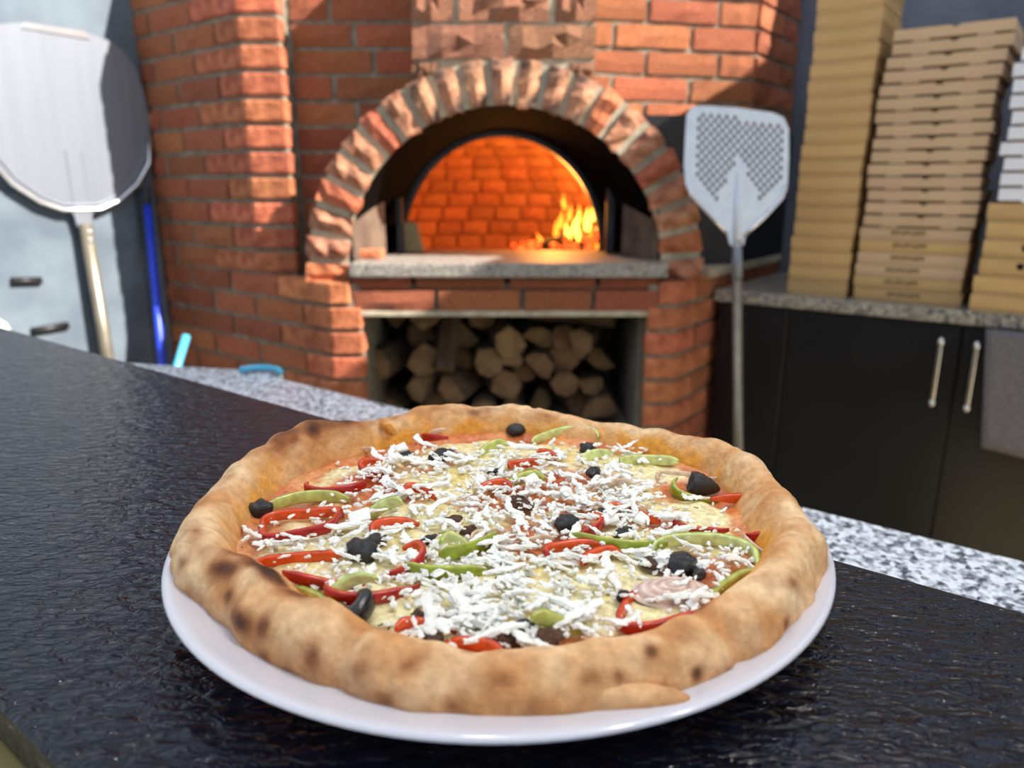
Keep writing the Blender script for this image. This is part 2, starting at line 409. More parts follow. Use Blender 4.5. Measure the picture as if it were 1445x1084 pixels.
# tall pilaster, left face and front
for k in range(14):
    z = Zr(-0.28 + PITCHZ*k) + JT*0.5
    L1 = 0.25 if k % 2 == 0 else 0.125; wf = 0.122
    corner_brick(('P', k % 2), [(PCOR+EX*wf)[:], PCOR[:], (PCOR+AD*L1)[:], (PCOR+AD*L1+BD*.06)[:], (PCOR.x+.02, PCOR.y+.06), (PCOR+EX*wf+EY*.06)[:]], z)
    run(PCOR+AD*(L1+JT), WL, z, NL, start=0.25 if k % 2 == 0 else 0.24)
AZ = Zr(-0.254); AX = -0.022; RO, RI = 0.60, 0.475
# recessed wall between pilaster and chimney
YREC = 2.50
for k in range(14):
    z = Zr(-0.28 + PITCHZ*k) + JT*0.5
    x = -0.685; first = True
    while x < -0.29:
        l = (0.13 if k % 3 == 1 else 0.20 if k % 3 == 0 else 0.26) if first else 0.255
        e = min(x+l, -0.275)
        zc = z+BH/2
        if zc < AZ+0.62:
            lim = AX - math.sqrt(max(0.0, 0.57**2-(zc-AZ)**2)); e = min(e, lim)
        if e-x > 0.035: put_brick((x, YREC), (e-JT, YREC), z, BH, NF)
        x = x+l; first = False
# right-hand upper wall, turning a little away, and its return to the back wall
RW0, RW1 = Vector((0.225, 2.465)), Vector((0.799, 2.597)); dRW = (RW1-RW0).normalized(); nRW = Vector((dRW.y, -dRW.x))
RW2 = RW1 + BD*0.40
for k in range(6, 14):
    z = Zr(-0.28 + PITCHZ*k) + JT*0.5
    run(RW0, RW1-dRW*0.012, z, nRW, start=(0.10 if k % 2 else 0.21), L=0.255)
    run(RW1, RW2, z, NR, start=0.14 if k % 2 else 0.25)
# chimney breast of split-faced blocks
YCH = 2.285
CX0, CX1 = -0.286, 0.240
rows = [(0.350, 0.086, [(-0.286, -0.022), (-0.010, 0.240)]), (0.447, 0.084, [(-0.286, -0.165), (-0.150, 0.105), (0.122, 0.240)]),
        (0.542, 0.084, [(-0.286, -0.03), (-0.018, 0.240)]), (0.637, 0.084, [(-0.286, -0.16), (-0.15, 0.10), (0.112, 0.240)]), (0.732, 0.066, [(-0.286, -0.03), (-0.018, 0.240)])]
for z, h, spans in rows:
    for x0, x1 in spans: put_brick((x0, YCH), (x1, YCH), Zr(z), h, NF, pool=STONES, depth=0.09)
put_brick((-0.286, YCH), (-0.215, YCH), Zr(0.292), 0.047, NF, pool=STONES, depth=0.09)
put_brick((0.165, YCH), (0.24, YCH), Zr(0.285), 0.053, NF, pool=STONES, depth=0.09)
# arch ring
YAR = 2.27
def wedge_me(seed):
    rnd = random.Random(seed); bm = bmesh.new(); nx, nr = 3, 5; g = []
    for k in range(nr):
        r = RI + (RO-RI)*k/(nr-1); hw = (0.0238 + 0.0068*k/(nr-1)); row = []
        for i in range(nx):
            e = i in (0, nx-1) or k in (0, nr-1)
            row.append(bm.verts.new(((-1+i)*hw*(1+rnd.uniform(-.1, .06)), (0.0 if e else -0.014)+rnd.uniform(-.008, .008), r+rnd.uniform(-.006, .006))))
        g.append(row)
    for k in range(nr-1):
        for i in range(nx-1): bm.faces.new((g[k][i], g[k][i+1], g[k+1][i+1], g[k+1][i]))
    per = g[0] + [g[k][nx-1] for k in range(1, nr)] + g[nr-1][nx-2::-1] + [g[k][0] for k in range(nr-2, 0, -1)]
    bk = [bm.verts.new((v.co.x, 0.11, v.co.z)) for v in per]; n = len(per)
    for i in range(n): bm.faces.new((per[(i+1) % n], per[i], bk[i], bk[(i+1) % n]))
    me = bm2me(bm, 'arch_brick'); me.materials.append(M['stone_brick'] if seed % 3 else M['brick']); return me
WED = [wedge_me(i) for i in range(9)]
M['sooty_brick'] = pmat('sooty_brick', (66, 48, 42), (186, 132, 100), 16, 0.9, bump=1.0, bscale=38, bdist=0.012, rand=0.12, detail=6, contrast=(0.38, 0.62))
WSO = [wedge_me(20+i) for i in range(5)]
for me in WSO: me.materials.clear(); me.materials.append(M['sooty_brick'])
for i in range(23):
    a = -PI/2 + PI*(i-0.15)/22*1.0 + PI*0.003
    o = bpy.data.objects.new('arch_brick', WSO[i % 5] if 8 <= i <= 14 else WED[i % 9]); C.objects.link(o)
    o.location = (AX, YAR+random.uniform(-.006, .006), AZ); o.rotation_euler = (0, a, 0); adopt(o, oven)

def xz_prism(bm, poly, y0, y1):
    v0 = [bm.verts.new((p[0], y0, p[1])) for p in poly]; v1 = [bm.verts.new((p[0], y1, p[1])) for p in poly]; n = len(poly)
    bm.faces.new(v0); bm.faces.new(v1[::-1])
    for i in range(n): bm.faces.new((v0[i], v1[i], v1[(i+1) % n], v0[(i+1) % n]))
def arc(r, a0, a1, n): return [(AX+r*math.cos(math.radians(a0+(a1-a0)*i/n)), AZ+r*math.sin(math.radians(a0+(a1-a0)*i/n))) for i in range(n+1)]
ZT = Zr(0.80)
bm = bmesh.new()
ZB = Zr(-0.287)
i1 = WL+BD*.012-AD*.002
# lower blocks
add_prism(bm, [i1[:], (CL.x+.004, CL.y+.013), (-.455, 2.213), (-.455, 3.2), (-1.0, 3.2)], 0, ZB)
add_prism(bm, [(.406, 2.213), (CR.x-.006, 2.213), (CR+BD*.905+AD*.012)[:], (.406, 3.25)], 0, ZB)
add_prism(bm, [(-.455, 2.235), (.406, 2.235), (.406, 3.2), (-.455, 3.2)], Zr(-0.383), ZB)
# pilaster
add_prism(bm, [i1[:], (PCOR.x+.004, PCOR.y+.012), (PCOR.x+.116, PCOR.y+.012), (PCOR.x+.116, 2.6), (-1.15, 2.86)], ZB, ZT)
# recess
a_end = 180-math.degrees(math.acos((0.275-0.022)/0.55))
xz_prism(bm, [(-0.70, ZB), (AX-0.55, ZB)] + arc(0.55, 180, a_end, 12) + [(-0.275, ZT), (-0.70, ZT)], YREC+0.012, YREC+0.10)
# right wall
add_prism(bm, [(RW0-nRW*.012)[:], (RW1-nRW*.012+AD*.006)[:], (RW2+AD*.012)[:], (RW2+AD*.12)[:], (RW0-nRW*.1)[:]], Zr(0.17), ZT)
core = link('masonry_core', bm2me(bm, 'masonry_core'), M['mortar'], oven)
bm = bmesh.new()
xz_prism(bm, arc(RO-0.004, 0, 180, 40)+[(AX-RO+0.004, Zr(-0.278)), (AX-RI-0.002, Zr(-0.278))]+arc(RI+0.002, 180, 0, 40)+[(AX+RI+.002, Zr(-0.278)), (AX+RO-.004, Zr(-0.278))], YAR+0.016, YREC+0.02)
link('arch_mortar', bm2me(bm, 'arch_mortar'), M['mortar_pale'], oven)
bm = bmesh.new()
xz_prism(bm, [(CX0+.004, Zr(0.27)), (CX0+.06, Zr(0.30))]+arc(0.585, 115, 65, 14)+[(CX1-.06, Zr(0.30)), (CX1-.004, Zr(0.26)), (CX1-.004, ZT), (CX0+.004, ZT)], YCH+0.02, YREC+0.05)
link('chimney_core', bm2me(bm, 'chimney_core'), M['mortar_pale'], oven)
# black steel side cover right of the arch, and capping on the low ledge
bm = bmesh.new()
xz_prism(bm, [(0.735, ZB), (AX+0.55, ZB)] + arc(0.55, 0, 58, 10) + [(0.27, Zr(0.215)), (0.735, Zr(0.215))], 2.515, 2.545)
link('side_cover', bm2me(bm, 'side_cover'), M['black_metal'], oven)
link('side_cover', prism_me('side_cover', [(RW1+Vector((.004, 0)))[:], (RW2+Vector((.004, 0)))[:], (RW2+AD*.03)[:], (RW1+AD*.03)[:]], ZB, Zr(0.175)), M['black_metal'], oven)
link('ledge_cap', prism_me('ledge_cap', [(CR+BD*.20-AD*.008)[:], (CR+BD*.9-AD*.008)[:], (CR+BD*.9+AD*.12)[:], (CR+BD*.20+AD*.12)[:]], ZB+.001, ZB+0.028, 0.003), M['mortar_pale'], oven)
# hearth slab, brick courses under it, concrete lintel
link('hearth_slab', prism_me('hearth_slab', [(-0.478, 2.19), (0.458, 2.19), (0.458, 2.66), (-0.478, 2.66)], Zr(-0.264), Zr(-0.222), 0.006, 2), M['hearth'], oven)
for x0, x1 in [(-.474, -.30), (-.29, -.02), (-.01, .25), (.26, .44)]: put_brick((x0, 2.214), (x1, 2.214), Zr(-0.300), 0.032, NF, depth=0.05)
for x0, x1 in [(-.474, -.232), (-.220, .025), (.037, .235), (.247, .437)]: put_brick((x0, 2.204), (x1, 2.204), Zr(-0.364), 0.058, NF, depth=0.05)
link('lintel', prism_me('lintel', [(-.462, 2.208), (.412, 2.208), (.412, 2.40), (-.462, 2.40)], Zr(-0.383), Zr(-0.3655), 0.003), M['mortar_pale'], oven)
# wood store niche
bm = bmesh.new()
NZ = 0.42
add_prism(bm, [(-.455, 2.95), (.406, 2.95), (.406, 3.0), (-.455, 3.0)], 0, Zr(-0.383))
add_prism(bm, [(.400, 2.30), (.4055, 2.30), (.4055, 2.95), (.400, 2.95)], NZ, Zr(-0.383))
add_prism(bm, [(-.455, 2.23), (.406, 2.23), (.406, 2.95), (-.455, 2.95)], 0, NZ)
link('niche_lining', bm2me(bm, 'niche_lining'), M['plaster_niche'], oven)
# sooty throat between arch and inner mouth
MX, MZ, MA, MB, YM = -0.035, Zr(-0.222), 0.338, 0.378, 2.60
bm = bmesh.new(); n = 40; r0 = []; r1 = []
for i in range(n+1):
    a = PI*i/n
    r0.append(bm.verts.new((AX+RI*math.cos(a), YAR+0.02, max(AZ+RI*math.sin(a), Zr(-0.2225)))))
    r1.append(bm.verts.new((MX+(MA+.02)*math.cos(a), YM, MZ+(MB+.015)*math.sin(a))))
for i in range(n): bm.faces.new((r0[i], r0[i+1], r1[i+1], r1[i]))
link('throat', bm2me(bm, 'throat', True), M['soot'], oven)
bm = bmesh.new(); rin = []; rou = []; rbk = []
for i in range(n+1):
    a = PI*i/n
    rin.append(bm.verts.new((MX+MA*math.cos(a), YM+0.002, MZ+MB*math.sin(a)))); rou.append(bm.verts.new((MX+(MA+.05)*math.cos(a), YM+0.002, MZ+(MB+.05)*math.sin(a))))
    rbk.append(bm.verts.new((MX+MA*math.cos(a), YM+0.05, MZ+MB*math.sin(a))))
for i in range(n):
    bm.faces.new((rin[i], rin[i+1], rou[i+1], rou[i])); bm.faces.new((rin[i], rbk[i], rbk[i+1], rin[i+1]))
rt = [bm.verts.new((MX+(MA+.13)*math.cos(PI*i/n), 2.86, MZ+(MB+.13)*math.sin(PI*i/n)-0.04)) for i in range(n+1)]
for i in range(n): bm.faces.new((rbk[i], rt[i], rt[i+1], rbk[i+1]))
link('mouth_frame', bm2me(bm, 'mouth_frame'), M['dark_steel'], oven)
link('jamb', prism_me('jamb', [(-.488, 2.285), (-.476, 2.285), (-.405, 2.44), (-.43, 2.46)], Zr(-0.222), Zr(-0.02), 0.004), M['jamb'], oven)
link('jamb', prism_me('jamb', [(.444, 2.285), (.432, 2.285), (.352, 2.44), (.38, 2.46)], Zr(-0.222), Zr(-0.02), 0.004), M['jamb'], oven)
link('jamb_foot', box_me('jamb_foot', 0.09, 0.06, 0.028, 0.003, c=(-.445, 2.335, Zr(-.207))), M['brick'], oven)
link('door_post', box_me('door_post', 0.022, 0.03, 0.18, 0.004, c=(-.372, 2.52, Zr(-.131))), M['dark_steel'], oven)
link('door_post', box_me('door_post', 0.028, 0.03, 0.22, 0.004, c=(.322, 2.50, Zr(-.111))), M['dark_steel'], oven)
# dome of firebricks
DC = Vector((-0.11, 3.035, Zr(-0.29))); DR, DH = 0.545, 0.49
FB = [brick_me(80+i, 4, 3, 0.10) for i in range(5)]
for me in FB: me.materials.append(M['firebrick'])
s = 0.0; lat = 0.0; k = 0
while k < 12:
    phi = lat; rr = DR*math.cos(phi); zz = DH*math.sin(phi)
    nb = max(5, int(2*PI*rr/0.118))
    for j in range(nb):
        th = 2*PI*(j+0.5*(k % 2))/nb
        if math.sin(th) < -0.12: continue
        pos = DC + Vector((rr*math.cos(th), rr*math.sin(th), zz+0.03))
        nin = Vector((-math.cos(th)*math.cos(phi)/DR, -math.sin(th)*math.cos(phi)/DR, -math.sin(phi)/DH)).normalized()
        tx = Vector((-math.sin(th), math.cos(th), 0)); Yl = -nin; Zl = tx.cross(Yl); 
        if Zl.z < 0: tx = -tx; Zl = tx.cross(Yl)
        mtx = Matrix((tx, Yl, Zl)).transposed().to_4x4()
        o = bpy.data.objects.new('firebrick', FB[(j*3+k) % 5]); C.objects.link(o)
        o.rotation_euler = mtx.to_euler(); o.location = pos + Yl*0.03; o.scale = (2*PI*rr/nb-0.006, 0.06, 0.060)
        adopt(o, oven)
    lat += 0.0655/math.hypot(DR*math.sin(phi), DH*math.cos(phi)); k += 1
    if lat > 1.35: break
bm = bmesh.new(); rings = []
for i in range(13):
    ph = PI/2*i/12; rings.append([bm.verts.new(DC + Vector(((DR+.045)*math.cos(ph)*math.cos(2*PI*j/48), (DR+.045)*math.cos(ph)*math.sin(2*PI*j/48), (DH+.045)*math.sin(ph)))) for j in range(48)])
for i in range(12):
    for j in range(48):
        vv = (rings[i][j], rings[i][(j+1) % 48], rings[i+1][(j+1) % 48], rings[i+1][j])
        if sum(v.co.y for v in vv)/4 > 2.80:
            try: bm.faces.new(vv)
            except ValueError: pass
fl = [bm.verts.new((DC.x+0.58*math.cos(2*PI*j/32), max(YM+.02, DC.y+0.58*math.sin(2*PI*j/32)), DC.z)) for j in range(32)]
bm.faces.new(fl)
link('dome_shell', bm2me(bm, 'dome_shell'), M['firebrick'], oven)

# firebrick block propped inside the mouth
o = link('firebrick_block', prism_me('firebrick_block', [(-.04, -.03), (.045, -.03), (.045, .03), (-.04, .03)], 0, 0.10, 0.006), pmat('pale_firebrick', (128, 112, 80), (150, 132, 98), 20, 0.9, bump=0.4))
for v in o.data.vertices:
    if v.co.z > 0.05: v.co.x *= 0.72; v.co.x -= 0.008
o.location = (-.345, 2.565, Zr(-0.2215)); o.rotation_euler = (0, 0, 0.2)
tag(o, 'small pale firebrick block standing inside the oven mouth', 'brick')

# fire ------------------------------------------------------------------------
FC = Vector((0.185, 2.90, DC.z+0.03))
fire = empty('fire', FC); tag(fire, 'burning wood fire with glowing embers inside the oven', 'fire')
rnd = random.Random(3)
link('ash_bed', lathe_me('ash_bed', [(0, .0), (.10, -.004), (.17, -.016), (.22, -.0299), (0, -.0299)], 24), M['char'], None).location = FC
bpy.data.objects['ash_bed'].parent = fire; bpy.data.objects['ash_bed'].matrix_parent_inverse = world_of(fire).inverted()
for k, (dx, dy, ln, an, rr) in enumerate([(-.05, .02, .26, .3, .028), (.06, .04, .30, -.5, .03), (.02, -.02, .2, .9, .024), (.09, -.03, .16, 1.5, .022)]):
    d = Vector((math.cos(an), math.sin(an), 0.35+0.1*k)); p = FC+Vector((dx, dy, 0.03))
    link('log', tube_me('log', [p-d*ln/2*.7, p-d*ln*.1, p+d*ln/2*.8], [rr, rr*1.08, rr*.85], 7), M['char'], fire)
def blob_me(seed, r, ir=0.35, sub=1):
    bm = bmesh.new(); bmesh.ops.create_icosphere(bm, subdivisions=sub, radius=r); rr = random.Random(seed)
    off = Vector((rr.random()*50, rr.random()*50, 0))
    for v in bm.verts: v.co *= 1+ir*noise.noise(v.co/r*1.3+off)
    return bm2me(bm, 'blob')
EMB = [blob_me(i, 0.017, 0.6) for i in range(4)]
for me in EMB: me.materials.append(M['ember'])
for k in range(42):
    o = bpy.data.objects.new('ember', EMB[k % 4]); C.objects.link(o)
    t = rnd.random(); o.location = FC + Vector((-.17+.33*t + rnd.uniform(-.02, .02), rnd.uniform(-.10, .05), 0.015+rnd.random()*0.05*(0.4+1.2*t))); s_ = rnd.uniform(.5, 1.25); o.scale = (s_, s_, s_*rnd.uniform(.6, 1.1)); adopt(o, fire)
def flame_me(seed, h, r):
    rr = random.Random(seed); ph = rr.random()*6; pts = []; rad = []
    for i in range(7):
        t = i/6; pts.append((0.35*r*math.sin(ph+t*4)*t*2, 0, h*t)); rad.append(r*(math.sin(PI*min(1, (t*.85+.22)))**1.1)*(1-t*.55)+0.0008)
    return tube_me('flame', pts, rad, 7)
FL = [flame_me(i, 0.080, 0.0145) for i in range(5)]; FH = [m.copy() for m in FL]
for me in FL: me.materials.append(M['flame'])
for me in FH: me.materials.append(M['flame_hot'])
for k, (dx, dz, s_, hot) in enumerate([(-.02, .07, .8, 0), (.0, .10, .9, 0), (.03, .06, .9, 1), (.05, .085, 1.0, 1), (.075, .05, .9, 1), (.10, .09, 1.1, 1), (.11, .03, .9, 0), (.13, .05, 1.0, 1), (.075, .12, .9, 0), (.145, .02, .8, 0), (.03, .13, .8, 0), (.02, .17, .7, 0), (.12, .13, .7, 1), (-.07, .04, .6, 0)]):
    o = bpy.data.objects.new('flame', (FH if hot else FL)[k % 5]); C.objects.link(o)
    o.location = FC + Vector((dx, rnd.uniform(-.06, .03), dz)); o.rotation_euler = (rnd.uniform(-.2, .2), rnd.uniform(-.4, .5), rnd.uniform(0, 6)); o.scale = (s_,)*3; adopt(o, fire)
ld = bpy.data.lights.new('fire_light', 'POINT'); ld.energy = 14; ld.color = (1.0, 0.36, 0.07); ld.shadow_soft_size = 0.07
lo = bpy.data.objects.new('fire_light', ld); C.objects.link(lo); lo.location = FC+Vector((-0.02, 0.06, 0.24))

# firewood in the niche ---------------------------------------------------------
def log_protos():
    out = []
    for s in range(5):
        rr = random.Random(s); n = 7; half = s % 2 == 0; L_ = 0.30
        prof = []
        for i in range(n):
            a = 2*PI*i/n; r = 0.052*(1+rr.uniform(-.18, .18))
            prof.append((r*math.cos(a), max(r*math.sin(a), -0.016) if half else r*math.sin(a)))
        bm = bmesh.new(); v0 = [bm.verts.new((x, -L_/2, z)) for x, z in prof]; v1 = [bm.verts.new((x*.93, L_/2, z*.93)) for x, z in prof]
        for i in range(n): bm.faces.new((v0[i], v0[(i+1) % n], v1[(i+1) % n], v1[i]))
        me = bm2me(bm, 'log'); me.materials.append(M['bark'])
        bm = bmesh.new(); bm.faces.new([bm.verts.new((x*.995, -L_/2, z*.995)) for x, z in prof]); mc = bm2me(bm, 'cut_face'); mc.materials.append(M['cutwood'])
        bm = bmesh.new(); bm.faces.new([bm.verts.new((x*.925, L_/2, z*.925)) for x, z in prof][::-1]); md = bm2me(bm, 'cut_face'); md.materials.append(M['cutwood'])
        out.append((me, (mc, md)))
    return out
LP = log_protos(); rnd = random.Random(11)
def put_log(x, y, z, rot, sc, k):
    me, mc = LP[k % 5]
    o = bpy.data.objects.new('firewood_log', me); C.objects.link(o); o.location = (x, y, z); o.rotation_euler = rot; o.scale = sc
    tag(o, 'split firewood log piled in the dark niche under the oven', 'log', 'firewood in the oven niche')
    for end in mc:
        c = bpy.data.objects.new('cut_face', end); C.objects.link(c); c.parent = o
    return o
k = 0
for r in range(5):
    zrow = NZ + 0.05 + r*0.084
    for i in range(8):
        x = -0.40 + i*0.102 + (0.05 if r % 2 else 0)
        if x > 0.36: continue
        if r == 4 and x > 0.12 or r == 3 and x > 0.33: continue
        if r == 4 and rnd.random() < .15: continue
        s_ = rnd.uniform(.9, 1.12)
        put_log(x+rnd.uniform(-.012, .012), 2.60+rnd.uniform(-.07, .08), zrow+rnd.uniform(-.006, .01), (rnd.uniform(-.10, .10), rnd.uniform(0, 6.28), rnd.uniform(-.35, .35)), (s_, s_, s_), k); k += 1
put_log(0.20, 2.47, NZ+0.40, (0.0, 0.6, 1.15), (1, 1, 1), 1)
put_log(0.10, 2.55, NZ+0.435, (0.1, 0.2, 0.5), (1.0, .9, 1.0), 0)
put_log(-0.21, 2.46, NZ+0.33, (1.15, 0.3, 0.35), (.75, .95, .75), 3)

# ================================================================== RIGHT SIDE: CABINET AND BOXES
CZ = Zr(-0.325)
UROT = -math.radians(37)
cab = empty('base_cabinet', (*ub(0.1, 2.6), 0)); tag(cab, 'black two-door base cabinet under the stacked pizza boxes', 'cabinet')
def ub_prism(name, u0, u1, b0, b1, z0, z1, mat, parent=None, bevel=0.0):
    return link(name, prism_me(name, [ub(u0, b0)[:], ub(u1, b0)[:], ub(u1, b1)[:], ub(u0, b1)[:]], z0, z1, bevel), mat, parent)
ub_prism('body', -0.905, 1.3, 2.335, 2.955, 0.08, CZ-0.0365, M['cab'], cab)
ub_prism('plinth', -0.905, 1.3, 2.38, 2.94, 0.0, 0.08, M['cab'], cab)
for u0, u1, uh in [(-0.68, -0.2195, -0.262), (-0.2155, 0.245, -0.178)]:
    d = ub_prism('door', u0, u1, 2.312, 2.334, 0.10, CZ-0.042, M['cab'], cab, 0.002)
    h = empty('handle', (*ub(uh, 2.312), Zr(-0.5))); adopt(h, d)
    zt, zb = Zr(-0.413), Zr(-0.585)
    hp = [Vector((*ub(uh, 2.283), zt)), Vector((*ub(uh, 2.283), zb))]
    me = tube_me('handle', [hp[0]+Vector((0, 0, .012)), hp[0], hp[1], hp[1]-Vector((0, 0, .012))], [.006, .0065, .0065, .006], 10)
    bpy.data.objects.remove(h)
    link('handle', me, M['chrome'], d)
    for q in hp: 
        link('handle_post', tube_me('handle_post', [q, Vector((*ub(uh, 2.3125), q.z))], 0.006, 8), M['chrome'], d)
        bmk = bmesh.new(); bmesh.ops.create_uvsphere(bmk, u_segments=12, v_segments=8, radius=0.0105, matrix=Matrix.Translation(q)); link('handle_knob', bm2me(bmk, 'handle_knob', True), M['chrome'], d)
ub_prism('door', -0.9, -0.684, 2.312, 2.334, 0.10, CZ-0.042, M['cab'], cab, 0.002)
wtp = ub_prism('cabinet_worktop', -0.915, 1.3, 2.290, 2.962, CZ-0.036, CZ, M['granite_tan'], None, 0.003); tag(wtp, 'grey-brown granite worktop under the stacked pizza boxes', 'worktop')

# grey cloth hanging from the worktop edge
bm = bmesh.new(); g0 = []; g1 = []
nu, nz_ = 14, 12
for k in range(nz_+1):
    t = k/nz_; r0_, r1_ = [], []
    for i in range(nu+1):
        f = i/nu; u = -0.163+0.033*t + f*(0.30-0.02*t); wv = 0.006*math.sin(f*9+t*1.5)*(0.3+t) 
        p = ub(u, 2.281+wv*0.8-0.004*(1-t)); z = Zr(-0.363-0.325*t-0.012*f*t)
        r0_.append(bm.verts.new((p.x, p.y, z))); p2 = p - BD*0.005; r1_.append(bm.verts.new((p2.x, p2.y, z)))
    g0.append(r0_); g1.append(r1_)
for k in range(nz_):
    for i in range(nu):
        bm.faces.new((g0[k][i], g0[k][i+1], g0[k+1][i+1], g0[k+1][i])); bm.faces.new((g1[k][i], g1[k+1][i], g1[k+1][i+1], g1[k][i+1]))
for k in range(nz_):
    bm.faces.new((g0[k][0], g0[k+1][0], g1[k+1][0], g1[k][0])); bm.faces.new((g0[k][nu], g1[k][nu], g1[k+1][nu], g0[k+1][nu]))
for i in range(nu):
    bm.faces.new((g0[0][i], g1[0][i], g1[0][i+1], g0[0][i+1])); bm.faces.new((g0[nz_][i], g0[nz_][i+1], g1[nz_][i+1], g1[nz_][i]))
tag(link('cloth', bm2me(bm, 'cloth', True), M['towel']), 'dark grey cloth hanging down over the black cabinet door', 'cloth')

def print_mat():
    m, nt, b = nodes('faded_lettering'); N = nt.nodes; L = nt.links
    tc = N.new('ShaderNodeTexCoord'); mp = N.new('ShaderNodeMapping'); mp.inputs['Scale'].default_value = (170, 1, 130)
    nz_ = N.new('ShaderNodeTexNoise'); nz_.inputs['Scale'].default_value = 1.0; nz_.inputs['Detail'].default_value = 1
    rp = N.new('ShaderNodeValToRGB'); e = rp.color_ramp.elements; e[0].position = .46; e[0].color = lin((92, 72, 50)); e[1].position = .54; e[1].color = lin((176, 142, 98))
    L.new(tc.outputs['Object'], mp.inputs[0]); L.new(mp.outputs[0], nz_.inputs['Vector']); L.new(nz_.outputs['Fac'], rp.inputs[0]); L.new(rp.outputs[0], b.inputs['Base Color'])
    b.inputs['Roughness'].default_value = 0.9; return m
M['lettering'] = print_mat()
def box_meshes(w_, d_, h_, style, mat):
    """lid and tray, local x along the worktop, y to the wall, origin at bottom centre of the front edge"""
    hw = w_/2
    bm = bmesh.new()
    if style == 'notch':
        s0 = 0.0065
        poly = [(-hw, s0), (-hw*.66, s0), (-hw*.66, .0015), (-hw*.36, .0015), (-hw*.36, s0), (hw*.42, s0), (hw*.42, .0015), (hw*.70, .0015), (hw*.70, s0), (hw, s0), (hw, h_-.0008),
                (hw*.13, h_-.0008), (hw*.10, h_-.0052), (hw*.05, h_-.0068), (0, h_-.0052), (-hw*.03, h_-.0008), (-hw, h_-.0008)]
    else:
        poly = [(-hw, h_*.24), (hw, h_*.24), (hw, h_-.0008), (-hw, h_-.0008)]
    xz_prism(bm, poly, 0, d_); lid = bm2me(bm, 'lid'); lid.materials.append(mat)
    ins = 0.006 if style == 'notch' else 0.0022
    tray = box_me('tray', w_-2*ins, d_-2*ins, h_-.0035, c=(0, d_/2, (h_-.0035)/2+.0004)); tray.materials.append(M['slot_shade'] if style == 'notch' else mat)
    return lid, tray
hole_me = tube_me('vent_hole', [(0, -0.0012, 0), (0, 0.001, 0)], 0.0085, 14); hole_me.materials.append(M['hole'])
let_me = box_me('lettering', 0.085, 0.001, 0.011); let_me.materials.append(M['lettering'])
def put_box(meshes, u, b, z, rot, label, group, extra=None):
    o = empty('pizza_box', (*ub(u, b), z), (0, 0, UROT+rot)); tag(o, label, 'box', group)
    for nm, me in zip(('lid', 'tray'), meshes):
        c = bpy.data.objects.new(nm, me); C.objects.link(c); c.parent = o
    if extra:
        me, x, zz = extra; c = bpy.data.objects.new(me.name.split('.')[0], me); C.objects.link(c); c.parent = o; c.location = (x, -0.0006, zz)
    return o
rnd = random.Random(5)
# tall narrow stack by the oven
hL = 0.0438; mL = box_meshes(0.172, 0.27, hL, 'plain', M['kraft'])
for k in range(20):
    put_box(mL, -0.620+0.0006*k+rnd.uniform(-.0025, .0025), 2.352, CZ+0.0003+k*hL, rnd.uniform(-.02, .02), f'small kraft box, {ORD[k]} from the worktop in the tall narrow stack', 'narrow kraft box stack beside the oven')
# middle stack
hM = 0.0345; mN = box_meshes(0.275, 0.275, hM, 'notch', M['kraft_pink']); mP = box_meshes(0.275, 0.275, hM, 'plain', M['kraft']); mP2 = box_meshes(0.275, 0.275, hM, 'plain', M['kraft_pink'])
for k in range(21):
    z = CZ+0.0003+k*hM; drift = 0.010 + 0.018*max(0, (k-14)/6) - 0.004*math.sin(k*1.3)
    if k < 6:
        put_box(mP if k in (0, 1, 4) else mP2, -0.377+rnd.uniform(-.003, .003), 2.352, z, rnd.uniform(-.01, .01), f'kraft pizza box with faded lettering, {ORD[k]} from the worktop in the middle stack', 'middle pizza box stack', (let_me, -0.004+rnd.uniform(-.01, .01), hM*.62))
    else:
        put_box(mN, -0.381+drift+rnd.uniform(-.005, .005), 2.352+rnd.uniform(-.004, .004), z, rnd.uniform(-.015, .015), f'kraft pizza box with thumb notch, {ORD[k]} from the worktop in the middle stack', 'middle pizza box stack')
# right stack: six kraft below, white ones above
hR = 0.0465; mR = box_meshes(0.30, 0.30, hR, 'plain', M['kraft'])
for k in range(6):
    put_box(mR, -0.062+0.001*k+(0.006 if k in (2, 3, 4) else 0), 2.300+0.004*k, CZ+0.0003+k*hR, rnd.uniform(-.012, .012), f'kraft pizza box {"with a round black hole, " if k in (2, 3, 4) else ""}{ORD[k]} from the worktop in the right stack', 'kraft boxes of the right stack', (hole_me, -0.066+0.003*k, hR*.62) if k in (2, 3, 4) else None)
hW = 0.0372; mW = box_meshes(0.30, 0.30, hW, 'notch', M['white_card'])
for k in range(10):
    put_box(mW, -0.045+rnd.uniform(-.008, .008), 2.325+rnd.uniform(-.004, .004), CZ+6*hR+0.0006+k*hW, rnd.uniform(-.02, .02), f'white pizza box, {"lowest" if k == 0 else ORD[k]} above the kraft boxes in the right stack', 'white boxes of the right stack')

